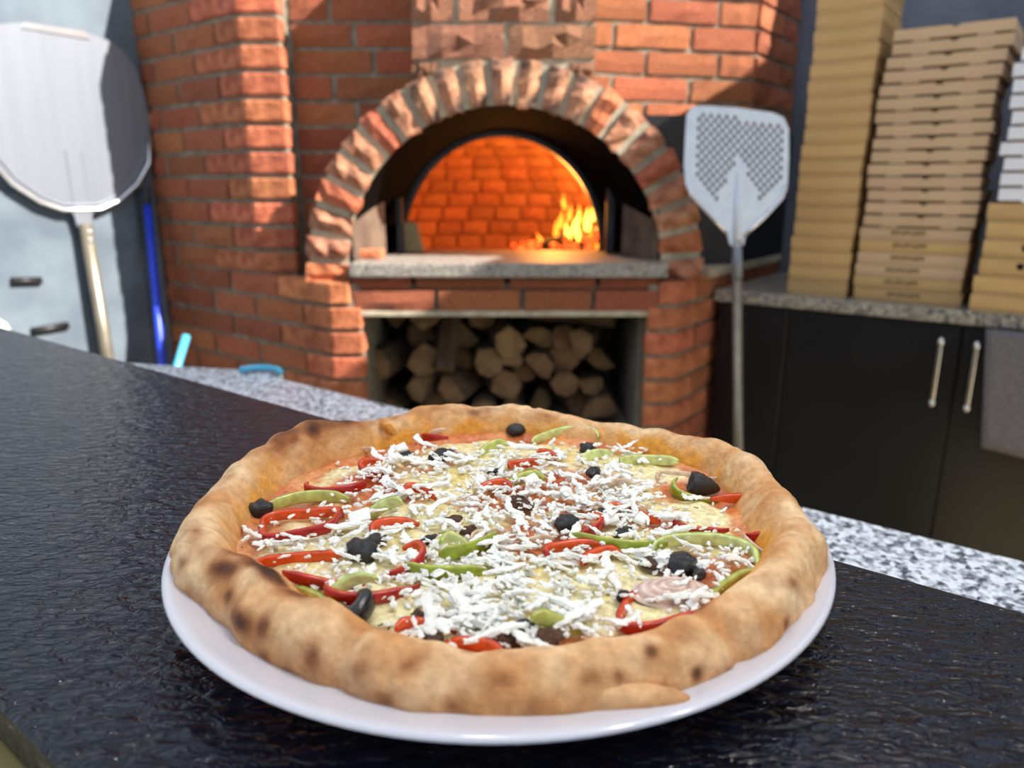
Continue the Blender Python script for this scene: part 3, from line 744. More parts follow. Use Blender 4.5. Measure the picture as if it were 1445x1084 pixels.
# ================================================================== PEELS AND POLES
def on_a(px, py, a):
    r = ray(px, py); t = a/(r.x*AD.x+r.y*AD.y); p = r*t; return p.x*BD.x+p.y*BD.y, p.z
half = [(150, 56), (172, 70), (190, 95), (202, 128), (210, 165), (213, 203), (210, 232), (194, 262), (168, 285), (142, 297)]
PA, PB = 2.655, 1.160
prof = [on_a(x, y, PA) for x, y in half]
outline = [(0.085, 0.474)] + [(b-PB, z) for b, z in prof]
outline = outline + [(-x, z) for x, z in outline[::-1]]
peel = empty('pizza_peel', (*ab(PA, PB), 0), (0, 0, TH)); tag(peel, 'large rounded aluminium pizza peel leaning on the grey wall', 'pizza peel')
def local_link(name, me, mat, parent, smooth=False):
    o = link(name, me, mat, None, smooth); o.parent = parent; return o
bm = bmesh.new(); xz_prism(bm, [(x, ZC+z) for x, z in outline], -0.002, 0.002)
local_link('blade', bm2me(bm, 'blade'), M['alu'], peel)
bm = bmesh.new(); xz_prism(bm, [(-0.1, ZC+.457), (0.1, ZC+.452), (0.086, ZC+.4745), (-0.086, ZC+.4745)], -0.0055, -0.0021)
local_link('blade_edge', bm2me(bm, 'blade_edge'), M['alu_bright'], peel)
low = [p for p in outline if p[1] < 0.16]
lowr = sorted([p for p in low if p[0] > 0], key=lambda p: -p[1]); rim = [(x*0.985, ZC+z+0.004) for x, z in lowr] + [(-x*0.985, ZC+z+0.004) for x, z in lowr[::-1]]
local_link('rim', tube_me('rim', [(x, -0.006, z) for x, z in rim], 0.007, 8), M['alu_bright'], peel)
rim2 = [(x*0.93, z+0.016) for x, z in rim]
local_link('rim_fold', tube_me('rim_fold', [(x, -0.003, z) for x, z in rim2], 0.004, 8), M['alu'], peel)
local_link('spine', prism_me('spine', [(-.022, -.0055), (.022, -.0055), (.028, -.002), (-.028, -.002)], ZC-0.075, ZC+0.11, 0.0008), M['alu'], peel)
bm = bmesh.new(); xz_prism(bm, [(-.062, ZC-.072), (-.03, ZC-.092), (-.024, ZC-.135), (.022, ZC-.135), (.028, ZC-.092), (.062, ZC-.072)], -0.010, 0.004)
local_link('socket', bm2me(bm, 'socket'), M['alu'], peel)
local_link('handle', tube_me('handle', [(-.001, -.014, ZC-.125), (0.002, -.03, ZC-.6), (0.006, -.075, 0.01)], 0.0205, 12), M['handle_grey'], peel)
for zz in (-.150, -.178):
    local_link('rivet', tube_me('rivet', [(0, -.038, ZC+zz), (0, -.03, ZC+zz)], 0.007, 8), M['alu_bright'], peel)

# perforated peel by the cabinet
Y0, SL = 2.13, 0.16
def on_lean(px, py):
    r = ray(px, py); t = Y0/(r.y - SL*r.z); p = r*t; return Vector((p.x, p.y, ZC+p.z))
base = on_lean(1038, 345)
pp = empty('perforated_peel', (0.668, Y0-SL*ZC, 0.0)); tag(pp, 'perforated aluminium pizza peel standing in front of the oven', 'pizza peel')
px_out = [(990, 149), (1040, 152), (1090, 159), (1106, 166), (1113, 182), (1113, 225), (1111, 262), (1104, 280), (1080, 306), (1053, 330), (1049, 346), (1030, 346), (1026, 330), (1003, 306), (976, 278), (967, 258), (965, 235), (967, 190), (969, 162), (976, 151)]
ol = [on_lean(*p) for p in px_out]
nrm = Vector((0, -1, SL)).normalized(); 
lean = math.atan(SL)
def blade_with_holes():
    # flat in local xz, then leaned
    o0 = on_lean(1040, 345)
    loc = [((p.x-o0.x), (p.z-o0.z)*math.sqrt(1+SL*SL)) for p in ol]
    bm = bmesh.new(); xz_prism(bm, loc, -0.0012, 0.0012); me = bm2me(bm, 'blade')
    bh = bmesh.new(); W, H_ = 0.0058, 0.0095
    tilt = math.radians(-4)
    for r in range(-4, 40):
        for c in range(-12, 13):
            x = (c + 0.5*(r % 2))*0.0218; z = 0.06 + r*0.0122
            X = x*math.cos(tilt)-z*math.sin(tilt)*-1*0 + z*0.0 ; 
            X, Zz = x*math.cos(tilt)+z*math.sin(-tilt)*0.0 - 0.006 + 0.0*z, z + x*math.tan(tilt)*1.3
            # inside region: outline shrunk, minus the solid wedge above the socket
            top = 0.352 - (X+0.0)*0.10
            if Zz > top-0.012 or abs(X+0.004) > 0.118: continue
            if Zz < 0.075 + 0.0: continue
            if Zz < 0.03 + (abs(X)-0.0)*0.95 + 0.03: continue
            if abs(X) < 0.064 and Zz < 0.245 - abs(X)*2.1: continue
            vv = [(X-W, Zz), (X, Zz-H_), (X+W, Zz), (X, Zz+H_)]
            xz_prism(bh, vv, -0.01, 0.01)
    mh = bm2me(bh, 'holes')
    o = bpy.data.objects.new('blade', me); C.objects.link(o); h = bpy.data.objects.new('cutter', mh); C.objects.link(h)
    md = o.modifiers.new('b', 'BOOLEAN'); md.operation = 'DIFFERENCE'; md.object = h; md.solver = 'EXACT'
    dg = bpy.context.evaluated_depsgraph_get(); res = bpy.data.meshes.new_from_object(o.evaluated_get(dg))
    bpy.data.objects.remove(o); bpy.data.objects.remove(h)
    res.name = 'blade'; return res, o0
bl, o0 = blade_with_holes()
ob = link('blade', bl, M['alu_light']); ob.location = o0; ob.rotation_euler = (-lean, 0, 0); adopt(ob, pp)
def on_blade(x, y, z):  # local blade coordinates -> world
    return o0 + Matrix.Rotation(-lean, 3, 'X') @ Vector((x, y, z))
edge = [((p.x-o0.x), (p.z-o0.z)*math.sqrt(1+SL*SL)) for p in ol]
link('rim', tube_me('rim', [on_blade(x*0.985, -0.002, z) for x, z in edge[6:10]], 0.005, 8), M['alu_bright'], pp)
link('rim', tube_me('rim', [on_blade(x*0.985, -0.002, z) for x, z in edge[12:16]], 0.005, 8), M['alu_bright'], pp)
link('rib', tube_me('rib', [on_blade(0.0, -0.002, -0.01), on_blade(-0.002, -0.002, 0.10), on_blade(-0.006, 0.0, 0.20)], [0.013, 0.009, 0.003], 8), M['alu_light'], pp)
link('rib', tube_me('rib', [on_blade(0.016, -0.002, 0.02), on_blade(0.05, -0.002, 0.055), on_blade(0.085, -0.001, 0.095)], [0.004, 0.006, 0.003], 8), M['alu_bright'], pp)
hb = Vector((0.668, Y0-SL*ZC, 0.004)); ht = on_blade(0.0, -0.002, -0.02)
link('socket', tube_me('socket', [on_blade(0, -.002, .012), ht+(hb-ht)*0.07], [0.012, 0.0155], 12), M['alu'], pp)
link('handle', tube_me('handle', [ht+(hb-ht)*0.05, hb], 0.0135, 12), M['handle_grey'], pp)

# blue pole, light-blue stick, hose, wall bars, canister
def pole_pt(px, py, a):
    r = ray(px, py); t = a/(r.x*AD.x+r.y*AD.y); p = r*t; return Vector((p.x, p.y, ZC+p.z))
a_, b_ = pole_pt(208, 288, 2.63), pole_pt(229, 512, 2.50)
e_ = a_ + (b_-a_)*((a_.z-0.01)/(a_.z-b_.z))
po = empty('broom_pole', e_); tag(po, 'bright blue broom pole leaning in the corner beside the oven', 'pole')
link('shaft', tube_me('shaft', [a_, b_, e_], [.0125, .0145, .0145], 12), M['blue'], po)
link('grip', tube_me('grip', [a_+(a_-b_).normalized()*0.055, a_+(a_-b_).normalized()*0.052, a_-(a_-b_).normalized()*0.004], [.010, .0142, .0142], 12), M['black_plastic'], po)
p0, p1 = pole_pt(263, 474, 2.25), pole_pt(249, 520, 2.22)
p2 = p0 + (p1-p0)*((p0.z-0.01)/(p0.z-p1.z))
tag(link('mop_stick', tube_me('mop_stick', [p0, p1, p2], 0.0125, 12), M['light_blue']), 'short light-blue plastic stick standing before the brick wall', 'stick')
q = [Vector((*on_z(x, y, WZ), WZ+0.0085)) for x, y in [(340, 529), (352, 526.5), (366, 525.5), (380, 526), (392, 528), (396, 532)]]
tag(link('hose', tube_me('hose', q, 0.006, 8), M['light_blue']), 'pale blue rubber hose lying on the edge of the granite', 'hose')
for (x0, y0), (x1, y1), lb in [((16, 397), (58, 396), 'upper short dark metal bar beneath the round aluminium peel'), ((45, 468), (96, 459), 'lower short dark metal bar tilting up beside the bar top')]:
    a0_, a1_ = pole_pt(x0, y0, 2.675), pole_pt(x1, y1, 2.675)
    t_ = (a1_-a0_).normalized()
    root = empty('wall_bar', (a0_+a1_)/2); tag(root, lb, 'bar')
    link('bar', tube_me('bar', [a0_, a1_], 0.0125, 10), M['dark_steel'], root)
    for f in (0.15, 0.8):
        c_ = a0_+(a1_-a0_)*f; link('bracket', tube_me('bracket', [c_, c_+Vector((*(AD*0.03), 0))], 0.007, 8), M['dark_steel'], root)
jp = ab(2.42, 0.735)
jug = empty('plastic_canister', (jp.x, jp.y, 0.0)); tag(jug, 'white plastic canister at the left edge behind the bar', 'canister')
def place(me, mat, nm):
    o = link(nm, me, mat, None); o.parent = jug; return o
place(lathe_me('body', [(0, 0), (.085, 0), (.09, .02), (.09, .78), (.07, .84), (.035, .87), (.035, .90), (0, .90)], 32), M['white_plastic'], 'body')
place(lathe_me('cap', [(0, .895), (.04, .895), (.04, .93), (.036, .935), (0, .935)], 24), M['chrome'], 'cap')

# ================================================================== PLATE AND PIZZA
PC = Vector((0.0, 0.366, BAR_Z))
plate = link('plate', lathe_me('plate', [(0, .006), (.085, .006), (.088, .0005), (.093, .0005), (.096, .0065), (.120, .0105), (.145, .0150), (.160, .0195), (.1642, .0212), (.1656, .0228), (.1650, .0240), (.1630, .0241), (.158, .0226), (.145, .0180), (.122, .0132), (.100, .0105), (.05, .0095), (0, .0095)], 128), M['porcelain'])
plate.location = PC + Vector((-0.006, 0, 0)); tag(plate, 'round white porcelain plate under the pizza', 'plate')

pizza = empty('pizza', PC + Vector((0, 0, 0.011))); tag(pizza, 'baked pizza with puffed crust, peppers, olives and grated white cheese', 'pizza')
TBL = [(0, .153), (10, .1545), (20, .158), (27, .163), (35, .160), (45, .158), (60, .157), (75, .160), (90, .165), (105, .168), (115, .168), (125, .163), (135, .166), (145, .176), (157, .175), (168, .172), (180, .170), (195, .171), (203, .168), (212, .155), (220, .151), (232, .1495), (245, .1485), (265, .148), (285, .1485), (294, .1505), (303, .150), (315, .150), (330, .153), (342, .157), (352, .1535), (360, .153)]
def interp(tbl, d):
    d %= 360
    for (a0, v0), (a1, v1) in zip(tbl, tbl[1:]):
        if a0 <= d <= a1:
            t = (d-a0)/(a1-a0) if a1 > a0 else 0; t = t*t*(3-2*t)*0.5+t*0.5
            return v0+(v1-v0)*t
    return tbl[-1][1]
WTB = [(0, .030), (30, .027), (60, .025), (90, .026), (120, .027), (145, .034), (180, .031), (210, .032), (240, .032), (270, .030), (300, .031), (330, .030), (360, .030)]
HTB = [(0, .031), (25, .031), (45, .026), (65, .025), (90, .029), (115, .032), (130, .030), (145, .037), (165, .033), (195, .031), (215, .029), (235, .027), (260, .024), (285, .024), (305, .026), (330, .029), (360, .031)]
Z_SAUCE = 0.0095
def gauss(d, c, s):
    e = (d-c+180) % 360-180; return math.exp(-(e/s)**2)
SPOTS = [  # angle, ring position (0 inner edge .. 1 outer base), angular size deg, ring size, strength
    (145, .35, 13, .16, 1.6), (138, .40, 8, .12, 1.1), (152, .40, 7, .10, 1.2), (157, .34, 5, .10, .5), (219, .36, 11, .10, 1.9), (228, .38, 6, .07, .8), (211, .38, 5, .06, .6), (213, .52, 4, .10, .95), (217.5, .62, 2.2, .06, .6), (224, .66, 5, .08, .7), (229, .62, 2.5, .09, .8), (231, .76, 2.2, .06, .8), (235, .80, 2, .07, .75),
    (205, .60, 2, .06, .5), (208, .72, 2, .05, .4), (200, .45, 2.5, .06, .45), (186, .50, 2.5, .09, .6), (176, .46, 4, .06, .4), (255, .55, 2.2, .06, .45), (262, .70, 2, .06, .5), (278, .72, 2.5, .05, .35), (248, .60, 3, .10, .6), (252, .74, 3, .08, .55), (268, .58, 4, .08, .45), (273, .70, 3, .06, .5), (281, .60, 3, .07, .45), (240, .66, 3, .10, .6), (313, .62, 2.2, .06, .45), (324, .56, 3, .06, .4), (291, .52, 1.6, .06, .8), (297, .68, 1.5, .05, .65), (303, .74, 1.6, .05, .5), (285, .62, 1.4, .05, .5), (307, .25, 2.4, .08, .7), (318, .70, 1.8, .05, .5),
    (34, .40, 5, .10, .35), (18, .50, 6, .07, .7), (24, .56, 4, .06, .55), (100, .30, 5, .10, .6), (96, .36, 3, .07, .5), (110, .34, 3, .08, .4), (80, .28, 4, .1, .35), (345, .62, 3, .08, .35), (122, .40, 5, .08, .35), (133, .45, 3, .07, .45), (350, .72, 1.3, .12, .7)]
CTAN, CPALE, CBRN, CCHAR, CGOLD = (lin((214, 156, 100))[:3], lin((240, 206, 162))[:3], lin((164, 98, 50))[:3], lin((40, 25, 18))[:3], lin((232, 160, 60))[:3])
CORNG = lin((206, 96, 40))[:3]
def crust_mesh():
    nA, nP = 720, 44; vs_, fs_, cs_ = [], [], []
    for i in range(nA):
        d = 360*i/nA; th = math.radians(d); ro = interp(TBL, d); w_ = interp(WTB, d); h = interp(HTB, d)
        ro += 0.0022*noise.noise(Vector((math.cos(th)*5, math.sin(th)*5, 3.1)))
        h += 0.0042*noise.noise(Vector((math.cos(th)*5.2, math.sin(th)*5.2, 9.7))) + 0.0018*noise.noise(Vector((math.cos(th)*13, math.sin(th)*13, 2.7)))
        crease = 0.75*gauss(d, 196.5, 1.6) + 0.55*gauss(d, 244, 1.5) + 0.7*gauss(d, 305.5, 1.4) + 0.5*gauss(d, 84, 1.1) + 0.35*gauss(d, 128, 1.6) + 0.3*gauss(d, 26, 1.4) + .35*gauss(d, 157, 1.4) + 0.3*gauss(d, 262, 2.0)
        flap = 0.0
        ca, sa = math.cos(th), math.sin(th)
        for j in range(nP+1):
            s_ = j/nP
            # closed half-round profile from inner foot, over the top, to the underside
            if s_ < 0.42:
                t = s_/0.42; x = -0.5 + 0.5*t**1.15*1.0; zz = Z_SAUCE + (h-Z_SAUCE)*(math.sin(t*PI/2)**1.15)
                x -= 0.05*(1-t)
            elif s_ < 0.86:
                t = (s_-0.42)/0.44; a = t*PI*0.62; x = 0.5*math.sin(a)**1.0 if a < PI/2 else 0.5 - 0.10*(a-PI/2); zz = 0.0035+(h-0.0035)*(0.5+0.5*math.cos(t*PI))**0.72
            else:
                t = (s_-0.86)/0.14; x = 0.5-0.10*PI*0.12 - 0.30*t; zz = 0.0035 - 0.0030*t
            r = ro - w_/2 + x*w_*(1.0)
            zz -= crease*0.0045*math.sin(PI*min(1, s_*1.05))*(0.4+0.6*math.sin(PI*s_)); r -= crease*0.003*sstep(.3, .8, s_)
            px_, py_ = r*ca, r*sa
            bump = noise.noise(Vector((px_*70, py_*70, zz*70)))*0.0013 + noise.noise(Vector((px_*190, py_*190, zz*190)))*0.00045 + noise.noise(Vector((px_*30, py_*30, 4)))*0.0018*math.sin(PI*min(1, s_))
            r += bump*sstep(.35, .7, s_)*1.2; zz += bump*(1-sstep(.6, .9, s_))
            if flap: r += flap*0.010*sstep(.55, .72, s_); zz -= flap*0.002*sstep(.5, .8, s_)
            vs_.append((r*ca, r*sa, max(zz, -0.0005)))
            # colour
            n1 = noise.noise(Vector((px_*26, py_*26, zz*26+5))); n2 = noise.noise(Vector((px_*85, py_*85, zz*85))); n3 = noise.noise(Vector((px_*9, py_*9, 20)))
            n4 = noise.fractal(Vector((px_*38, py_*38, zz*38+11)), 1.0, 2.0, 4)
            c = mixc(CTAN, CPALE, 0.42+0.9*n4+0.5*n1)
            front = sstep(.55, .85, s_)*gauss(d, 240, 75)
            c = mixc(c, CBRN, front*(0.46+0.8*n4) + 0.3*max(0, n3)+0.35*max(0, -n4-.1))
            gold = sstep(0.30, 0.10, s_)*(0.55+0.9*n1+0.3*n3) + 0.55*sstep(.38, .2, s_)*max(0, n2*1.5+n1)
            c = mixc(c, CGOLD, gold)
            c = mixc(c, CORNG, sstep(0.10, 0.0, s_)*(0.6+0.8*n1))
            c = mixc(c, CBRN, sstep(.32, .46, s_)*sstep(.62, .46, s_)*max(0, n1*1.6+n2*.6)*0.6)
            for (sd_, sp, ss, sr, st) in SPOTS:
                e = ((d-sd_+180) % 360-180)/ss; f = (s_-sp)/sr; q = e*e+f*f
                if q < 4:
                    g_ = math.exp(-q*1.6)*st*(1+0.7*n2+0.5*n1); c = mixc(c, CBRN, min(1, g_*1.5)); c = mixc(c, CCHAR, max(0, g_-0.32)*1.35)
            c = mixc(c, CBRN, crease*0.35)
            cs_.append((*c, 1))
    np_ = nP+1
    for i in range(nA):
        k = (i+1) % nA
        for j in range(nP): fs_.append((i*np_+j, k*np_+j, k*np_+j+1, i*np_+j+1))
    me = bpy.data.meshes.new('crust'); me.from_pydata(vs_, [], fs_); me.update()
    for p in me.polygons: p.use_smooth = True
    set_cols(me, cs_); return me
M['crust'] = pmat('baked_crust', None, None, 190, 0.6, attr='col', bump=0.9, bscale=420, bdist=0.0009, detail=9, contrast=(0.30, 0.70), sub=0.08, subr=(1, .5, .25), spec=0.3)
def pizza_link(name, me, mat, smooth=True, label=None):
    o = bpy.data.objects.new(name, me); C.objects.link(o)
    if mat is not None and len(me.materials) == 0: me.materials.append(mat)
    if smooth:
        for p in me.polygons: p.use_smooth = True
    o.parent = pizza
    if label: o['label'] = label
    return o
pizza_link('crust', crust_mesh(), M['crust'], True, 'puffed golden crust with charred spots')

def on_pizza(px, py, z=0.0135):
    r = ray(px, py); zz = PC.z+0.011+z; t = (zz-ZC)/r.z; p = r*t
    return Vector((p.x-PC.x, p.y-PC.y))
CHEESE = [(620, 745, .030, .9), (530, 880, .030, 1), (600, 870, .034, 1), (690, 845, .024, .9), (870, 855, .030, 1), (800, 800, .02, .6), (680, 630, .030, .9), (760, 640, .02, .7), (480, 800, .022, .8), (450, 770, .02, .8), (860, 640, .024, .8), (960, 660, .018, .7), (1010, 720, .022, .8), (900, 770, .02, .6), (620, 690, .025, .6), (940, 850, .018, .9), (560, 760, .018, .7), (470, 660, .015, .5), (780, 720, .02, .4), (1040, 760, .014, .6)]
CHL = [(on_pizza(x, y), r, s) for x, y, r, s in CHEESE]
SC_RED, SC_ORG, SC_CH, SC_YEL, SC_TAN = (lin((200, 92, 50))[:3], lin((226, 150, 84))[:3], lin((246, 234, 182))[:3], lin((236, 204, 96))[:3], lin((232, 184, 138))[:3])
def base_mesh():
    nA, nR = 260, 90; vs_, fs_, cs_ = [(0, 0, Z_SAUCE+.002)], [], [(*SC_CH, 1)]
    for j in range(1, nR+1):
        for i in range(nA):
            th = 2*PI*i/nA; d = math.degrees(th); R_ = interp(TBL, d)-interp(WTB, d)*0.86
            r = R_*j/nR; x, y = r*math.cos(th), r*math.sin(th)
            n1 = noise.noise(Vector((x*45, y*45, 1))); n2 = noise.noise(Vector((x*120, y*120, 7))); n3 = noise.noise(Vector((x*22, y*22, 15)))
            ch = 0.30+0.55*n3+0.3*n1
            for cpos, cr, cs in CHL:
                q = ((x-cpos.x)**2+(y-cpos.y)**2)/cr**2
                if q < 3: ch += cs*math.exp(-q*1.3)*1.1
            ch *= 1-0.9*sstep(.84, .98, j/nR); ch = max(0, min(1, ch+0.2*n2))
            c = mixc(SC_RED, SC_ORG, 0.5+0.9*n1); c = mixc(c, SC_TAN, max(0, n3*1.2)); c = mixc(c, SC_CH, sstep(.28, .62, ch)); c = mixc(c, SC_YEL, sstep(.1, .5, n1)*sstep(.5, .9, ch)*0.55)
            z = Z_SAUCE + 0.0022*sstep(.3, .8, ch) + 0.0012*n1+0.0005*n2 + 0.0028*(1-(j/nR)**2)
            z += 0.004*sstep(.9, 1.0, j/nR)
            vs_.append((x, y, z)); cs_.append((*c, 1))
    for i in range(nA): fs_.append((0, 1+i, 1+(i+1) % nA))
    for j in range(nR-1):
        for i in range(nA):
            a = 1+j*nA+i; b = 1+j*nA+(i+1) % nA; fs_.append((a, a+nA, b+nA, b))
    me = bpy.data.meshes.new('sauce_and_cheese'); me.from_pydata(vs_, [], fs_); me.update(); set_cols(me, cs_); return me
M['base'] = pmat('sauce_and_melted_cheese', None, None, 300, 0.2, attr='col', bump=0.25, bscale=260, bdist=0.001, sub=0.12, subr=(1, .6, .3), spec=0.5)
pizza_link('sauce_and_cheese', base_mesh(), M['base'], True, 'tomato sauce and melted yellow cheese')
def top_z(x, y):
    d = math.degrees(math.atan2(y, x)); R_ = interp(TBL, d)-interp(WTB, d)*0.86; q = min(1.0, math.hypot(x, y)/R_)
    return Z_SAUCE + 0.0028*(1-q*q) + 0.0022

# --- vegetables -----------------------------------------------------------------
M['veg'] = pmat('roasted_pepper', None, None, 220, 0.22, attr='col', bump=0.1, bscale=200, bdist=0.0006, sub=0.15, subr=(1, .3, .1), spec=0.6)
RED = (lin((176, 26, 16)), lin((224, 84, 24)), lin((206, 44, 18))); GRN = (lin((150, 164, 40)), lin((198, 206, 112)), lin((176, 186, 70))); LIM = (lin((160, 190, 60)), lin((214, 224, 150)), lin((190, 208, 96)))
OLV = (lin((20, 18, 22)), lin((48, 32, 26)), lin((26, 22, 26))); ONI = (lin((214, 178, 166)), lin((232, 208, 180)), lin((226, 194, 178)))
def ring_me(name, rx, ry, a0, a1, thick, height, lobes=0, lob=0.08, cols=RED, seed=0, n=40, wave=0.0):
    rr = random.Random(seed); ph = rr.random()*6; closed = abs(a1-a0) >= 359
    prof = [(-.5, -.35), (-.35, -.5), (.35, -.5), (.5, -.35), (.5, .35), (.35, .5), (-.35, .5), (-.5, .35)]
    vs_, fs_, cs_ = [], [], []; m = n if closed else n+1
    for i in range(m):
        a = math.radians(a0+(a1-a0)*i/n); k = 1+lob*math.cos(lobes*a+ph)+0.04*math.sin(3*a+ph*2); cx, cy = rx*k*math.cos(a), ry*k*math.sin(a)
        nx_, ny_ = math.cos(a)/rx, math.sin(a)/ry; l = math.hypot(nx_, ny_); nx_, ny_ = nx_/l, ny_/l
        tp = 1.0 if closed else min(1.0, 0.35+3.2*min(i, m-1-i)/m)
        for (u, v) in prof:
            vs_.append((cx+nx_*u*thick*tp, cy+ny_*u*thick*tp, height/2+v*height*tp + wave*math.sin(2*a+ph)))
            c = cols[0] if u > .3 else cols[1] if u < -.3 else cols[2]
            cs_.append(c)
    P_ = len(prof)
    for i in range(m if closed else m-1):
        k = (i+1) % m
        for j in range(P_): fs_.append((i*P_+j, k*P_+j, k*P_+(j+1) % P_, i*P_+(j+1) % P_))
    if not closed: fs_.append(tuple(range(P_))[::-1]); fs_.append(tuple((m-1)*P_+j for j in range(P_)))
    me = bpy.data.meshes.new(name); me.from_pydata(vs_, [], fs_); me.update(); set_cols(me, cs_); return me
SC = 1.0
def ring_at(name, px, py, rx, ry, rot, a0=0, a1=360, thick=.0032, height=.0042, lobes=3, lob=.08, cols=RED, tilt=(0, 0), dz=0.0, wave=0.0, label=None):
    p = on_pizza(px, py); o = pizza_link(name, ring_me(name, rx/1000, ry/1000, a0, a1, thick, height, lobes, lob, cols, int(px*7+py), 40, wave), M['veg'], True, label)
    o.location = (p.x, p.y, top_z(p.x, p.y)-0.0008+dz); o.rotation_euler = (math.radians(tilt[0]), math.radians(tilt[1]), math.radians(rot)); return o
R_ = 'red_pepper_ring'; G_ = 'green_pepper_ring'; N_ = 'onion_slice'
lr, lg, ln_ = 'roasted red pepper ring', 'pale green pepper ring', 'thin translucent onion slice'
REDS = [(425, 745, 21, 15, 5, 20, 395, 4, .10), (475, 690, 17, 10, 20, 150, 380, 3, .06), (392, 662, 10, 11, -30, 190, 360, 0, 0), (622, 618, 12, 11, 0, 60, 300, 3, .05), (535, 665, 12, 9, -20, 100, 330, 2, .05), (900, 622, 18, 9, -15, 10, 190, 3, .1), (1020, 722, 22, 11, 20, -60, 90, 3, .1), (1000, 745, 17, 8, -8, 150, 300, 2, .05), (1062, 745, 12, 9, 80, 150, 300, 0, 0), (935, 862, 21, 13, 25, 40, 330, 3, .10), (1010, 868, 17, 7, 10, 200, 330, 2, .05), (600, 900, 12, 8, 5, 20, 170, 0, 0), (525, 830, 21, 13, 20, 170, 330, 3, .06), (565, 800, 13, 9, 60, 200, 400, 2, .05), (740, 665, 10, 5, 10, 0, 200, 0, 0), (768, 652, 7, 6, 30, -60, 120, 0, 0), (810, 745, 14, 14, -20, -70, 60, 0, 0), (815, 790, 15, 8, 10, 20, 200, 2, .05), (890, 735, 16, 5, -30, 20, 160, 0, 0), (560, 755, 14, 7, 20, 30, 190, 2, .05), (420, 800, 22, 6, 8, 20, 160, 0, 0), (465, 815, 20, 9, 0, 200, 330, 2, .05), (660, 925, 14, 6, -20, 10, 150, 0, 0), (850, 800, 12, 7, 40, 0, 160, 0, 0), (700, 700, 10, 6, 10, 20, 170, 0, 0), (590, 705, 10, 6, -20, 10, 200, 0, 0)]
for (x, y, rx, ry, rt_, a0, a1, lo_, lb_) in REDS:
    ring_at(R_, x, y, rx, ry, rt_, a0, a1, .0028, .0054, lo_, lb_, RED, (random.uniform(-10, 10), random.uniform(-10, 10)), 0.0012, .0008, lr)
GRNS = [(1000, 790, 24, 15, -10, -40, 190, 3, .08, LIM), (920, 660, 20, 10, 5, 10, 200, 2, .08, LIM), (800, 622, 22, 12, 0, -10, 200, 2, .06, LIM), (520, 640, 14, 10, 10, 0, 190, 2, .05, GRN), (660, 775, 22, 8, 55, 180, 330, 0, 0, GRN), (630, 805, 20, 8, 0, 190, 340, 0, 0, GRN), (445, 870, 34, 8, -48, 20, 160, 0, 0, GRN), (500, 850, 14, 9, 30, 10, 200, 2, .05, LIM), (870, 770, 24, 8, -5, 190, 340, 2, .05, GRN), (440, 715, 22, 9, 15, 20, 190, 2, .05, GRN), (985, 690, 15, 12, 0, 150, 330, 2, .05, GRN), (745, 690, 12, 7, 20, 10, 190, 0, 0, GRN), (1040, 840, 15, 7, 20, 20, 190, 2, .05, GRN), (640, 780, 8, 5, 0, 0, 200, 0, 0, LIM), (845, 650, 10, 7, 30, 0, 200, 0, 0, LIM), (540, 735, 16, 7, -10, 20, 180, 0, 0, LIM), (795, 900, 16, 6, 10, 10, 170, 0, 0, GRN), (700, 640, 13, 6, 40, 10, 180, 0, 0, GRN)]
for (x, y, rx, ry, rt_, a0, a1, lo_, lb_, cc) in GRNS:
    ring_at(G_, x, y, rx, ry, rt_, a0, a1, .0026, .0068, lo_, lb_, cc, (random.uniform(-28, 28)*(1 if rx < 18 else .3), random.uniform(-28, 28)*(1 if rx < 18 else .3)), 0.0004, .001, lg)
ONS = [(500, 645, 16, 9, -20, 0, 200), (1000, 690, 17, 12, 30, -80, 120), (960, 675, 15, 10, 0, 20, 200), (600, 620, 16, 6, 20, 10, 170), (700, 765, 16, 7, 40, 10, 190), (750, 780, 12, 8, 0, 20, 200), (640, 650, 14, 7, -30, 20, 180), (500, 760, 12, 8, 0, 20, 190), (1075, 770, 13, 7, 100, 10, 170), (470, 845, 18, 6, -40, 10, 160), (690, 800, 14, 8, 10, 0, 200), (860, 700, 16, 7, 10, 10, 180), (900, 700, 14, 8, 40, 10, 200)]
for (x, y, rx, ry, rt_, a0, a1) in ONS:
    ring_at(N_, x, y, rx, ry, rt_, a0, a1, .0014, .0040, 2, .05, ONI, (random.uniform(-15, 15), random.uniform(-15, 15)), 0.0006, .001, ln_)
# layered onion wedge
def onion_dome():
    nA, nR = 40, 22; vs_, fs_, cs_ = [(0, 0, .0050)], [], [lin((226, 206, 186))]
    for j in range(1, nR+1):
        for i in range(nA):
            a = 2*PI*i/nA; f = j/nR; r = f*(1+.06*math.sin(2*a+1)); lay = 0.5+0.5*math.sin(f*4.2*2*PI+0.5*math.sin(a*2)+1)
            vs_.append((.0175*r*math.cos(a), .0105*r*math.sin(a), .0050*(1-f**2.5)+.0006*lay)); c = mixc(lin((206, 168, 160)), lin((236, 216, 196)), lay*.8); cs_.append((c[0], c[1], c[2], 1))
    for i in range(nA): fs_.append((0, 1+i, 1+(i+1) % nA))
    for j in range(nR-1):
        for i in range(nA): a = 1+j*nA+i; b = 1+j*nA+(i+1) % nA; fs_.append((a, a+nA, b+nA, b))
    me = bpy.data.meshes.new('onion_slice'); me.from_pydata(vs_, [], fs_); me.update(); set_cols(me, cs_); return me
p = on_pizza(948, 838); o = pizza_link('onion_slice', onion_dome(), M['veg'], True, 'layered pink-white onion slice'); o.location = (p.x, p.y, top_z(p.x, p.y)+.001); o.rotation_euler = (.2, .05, .1)
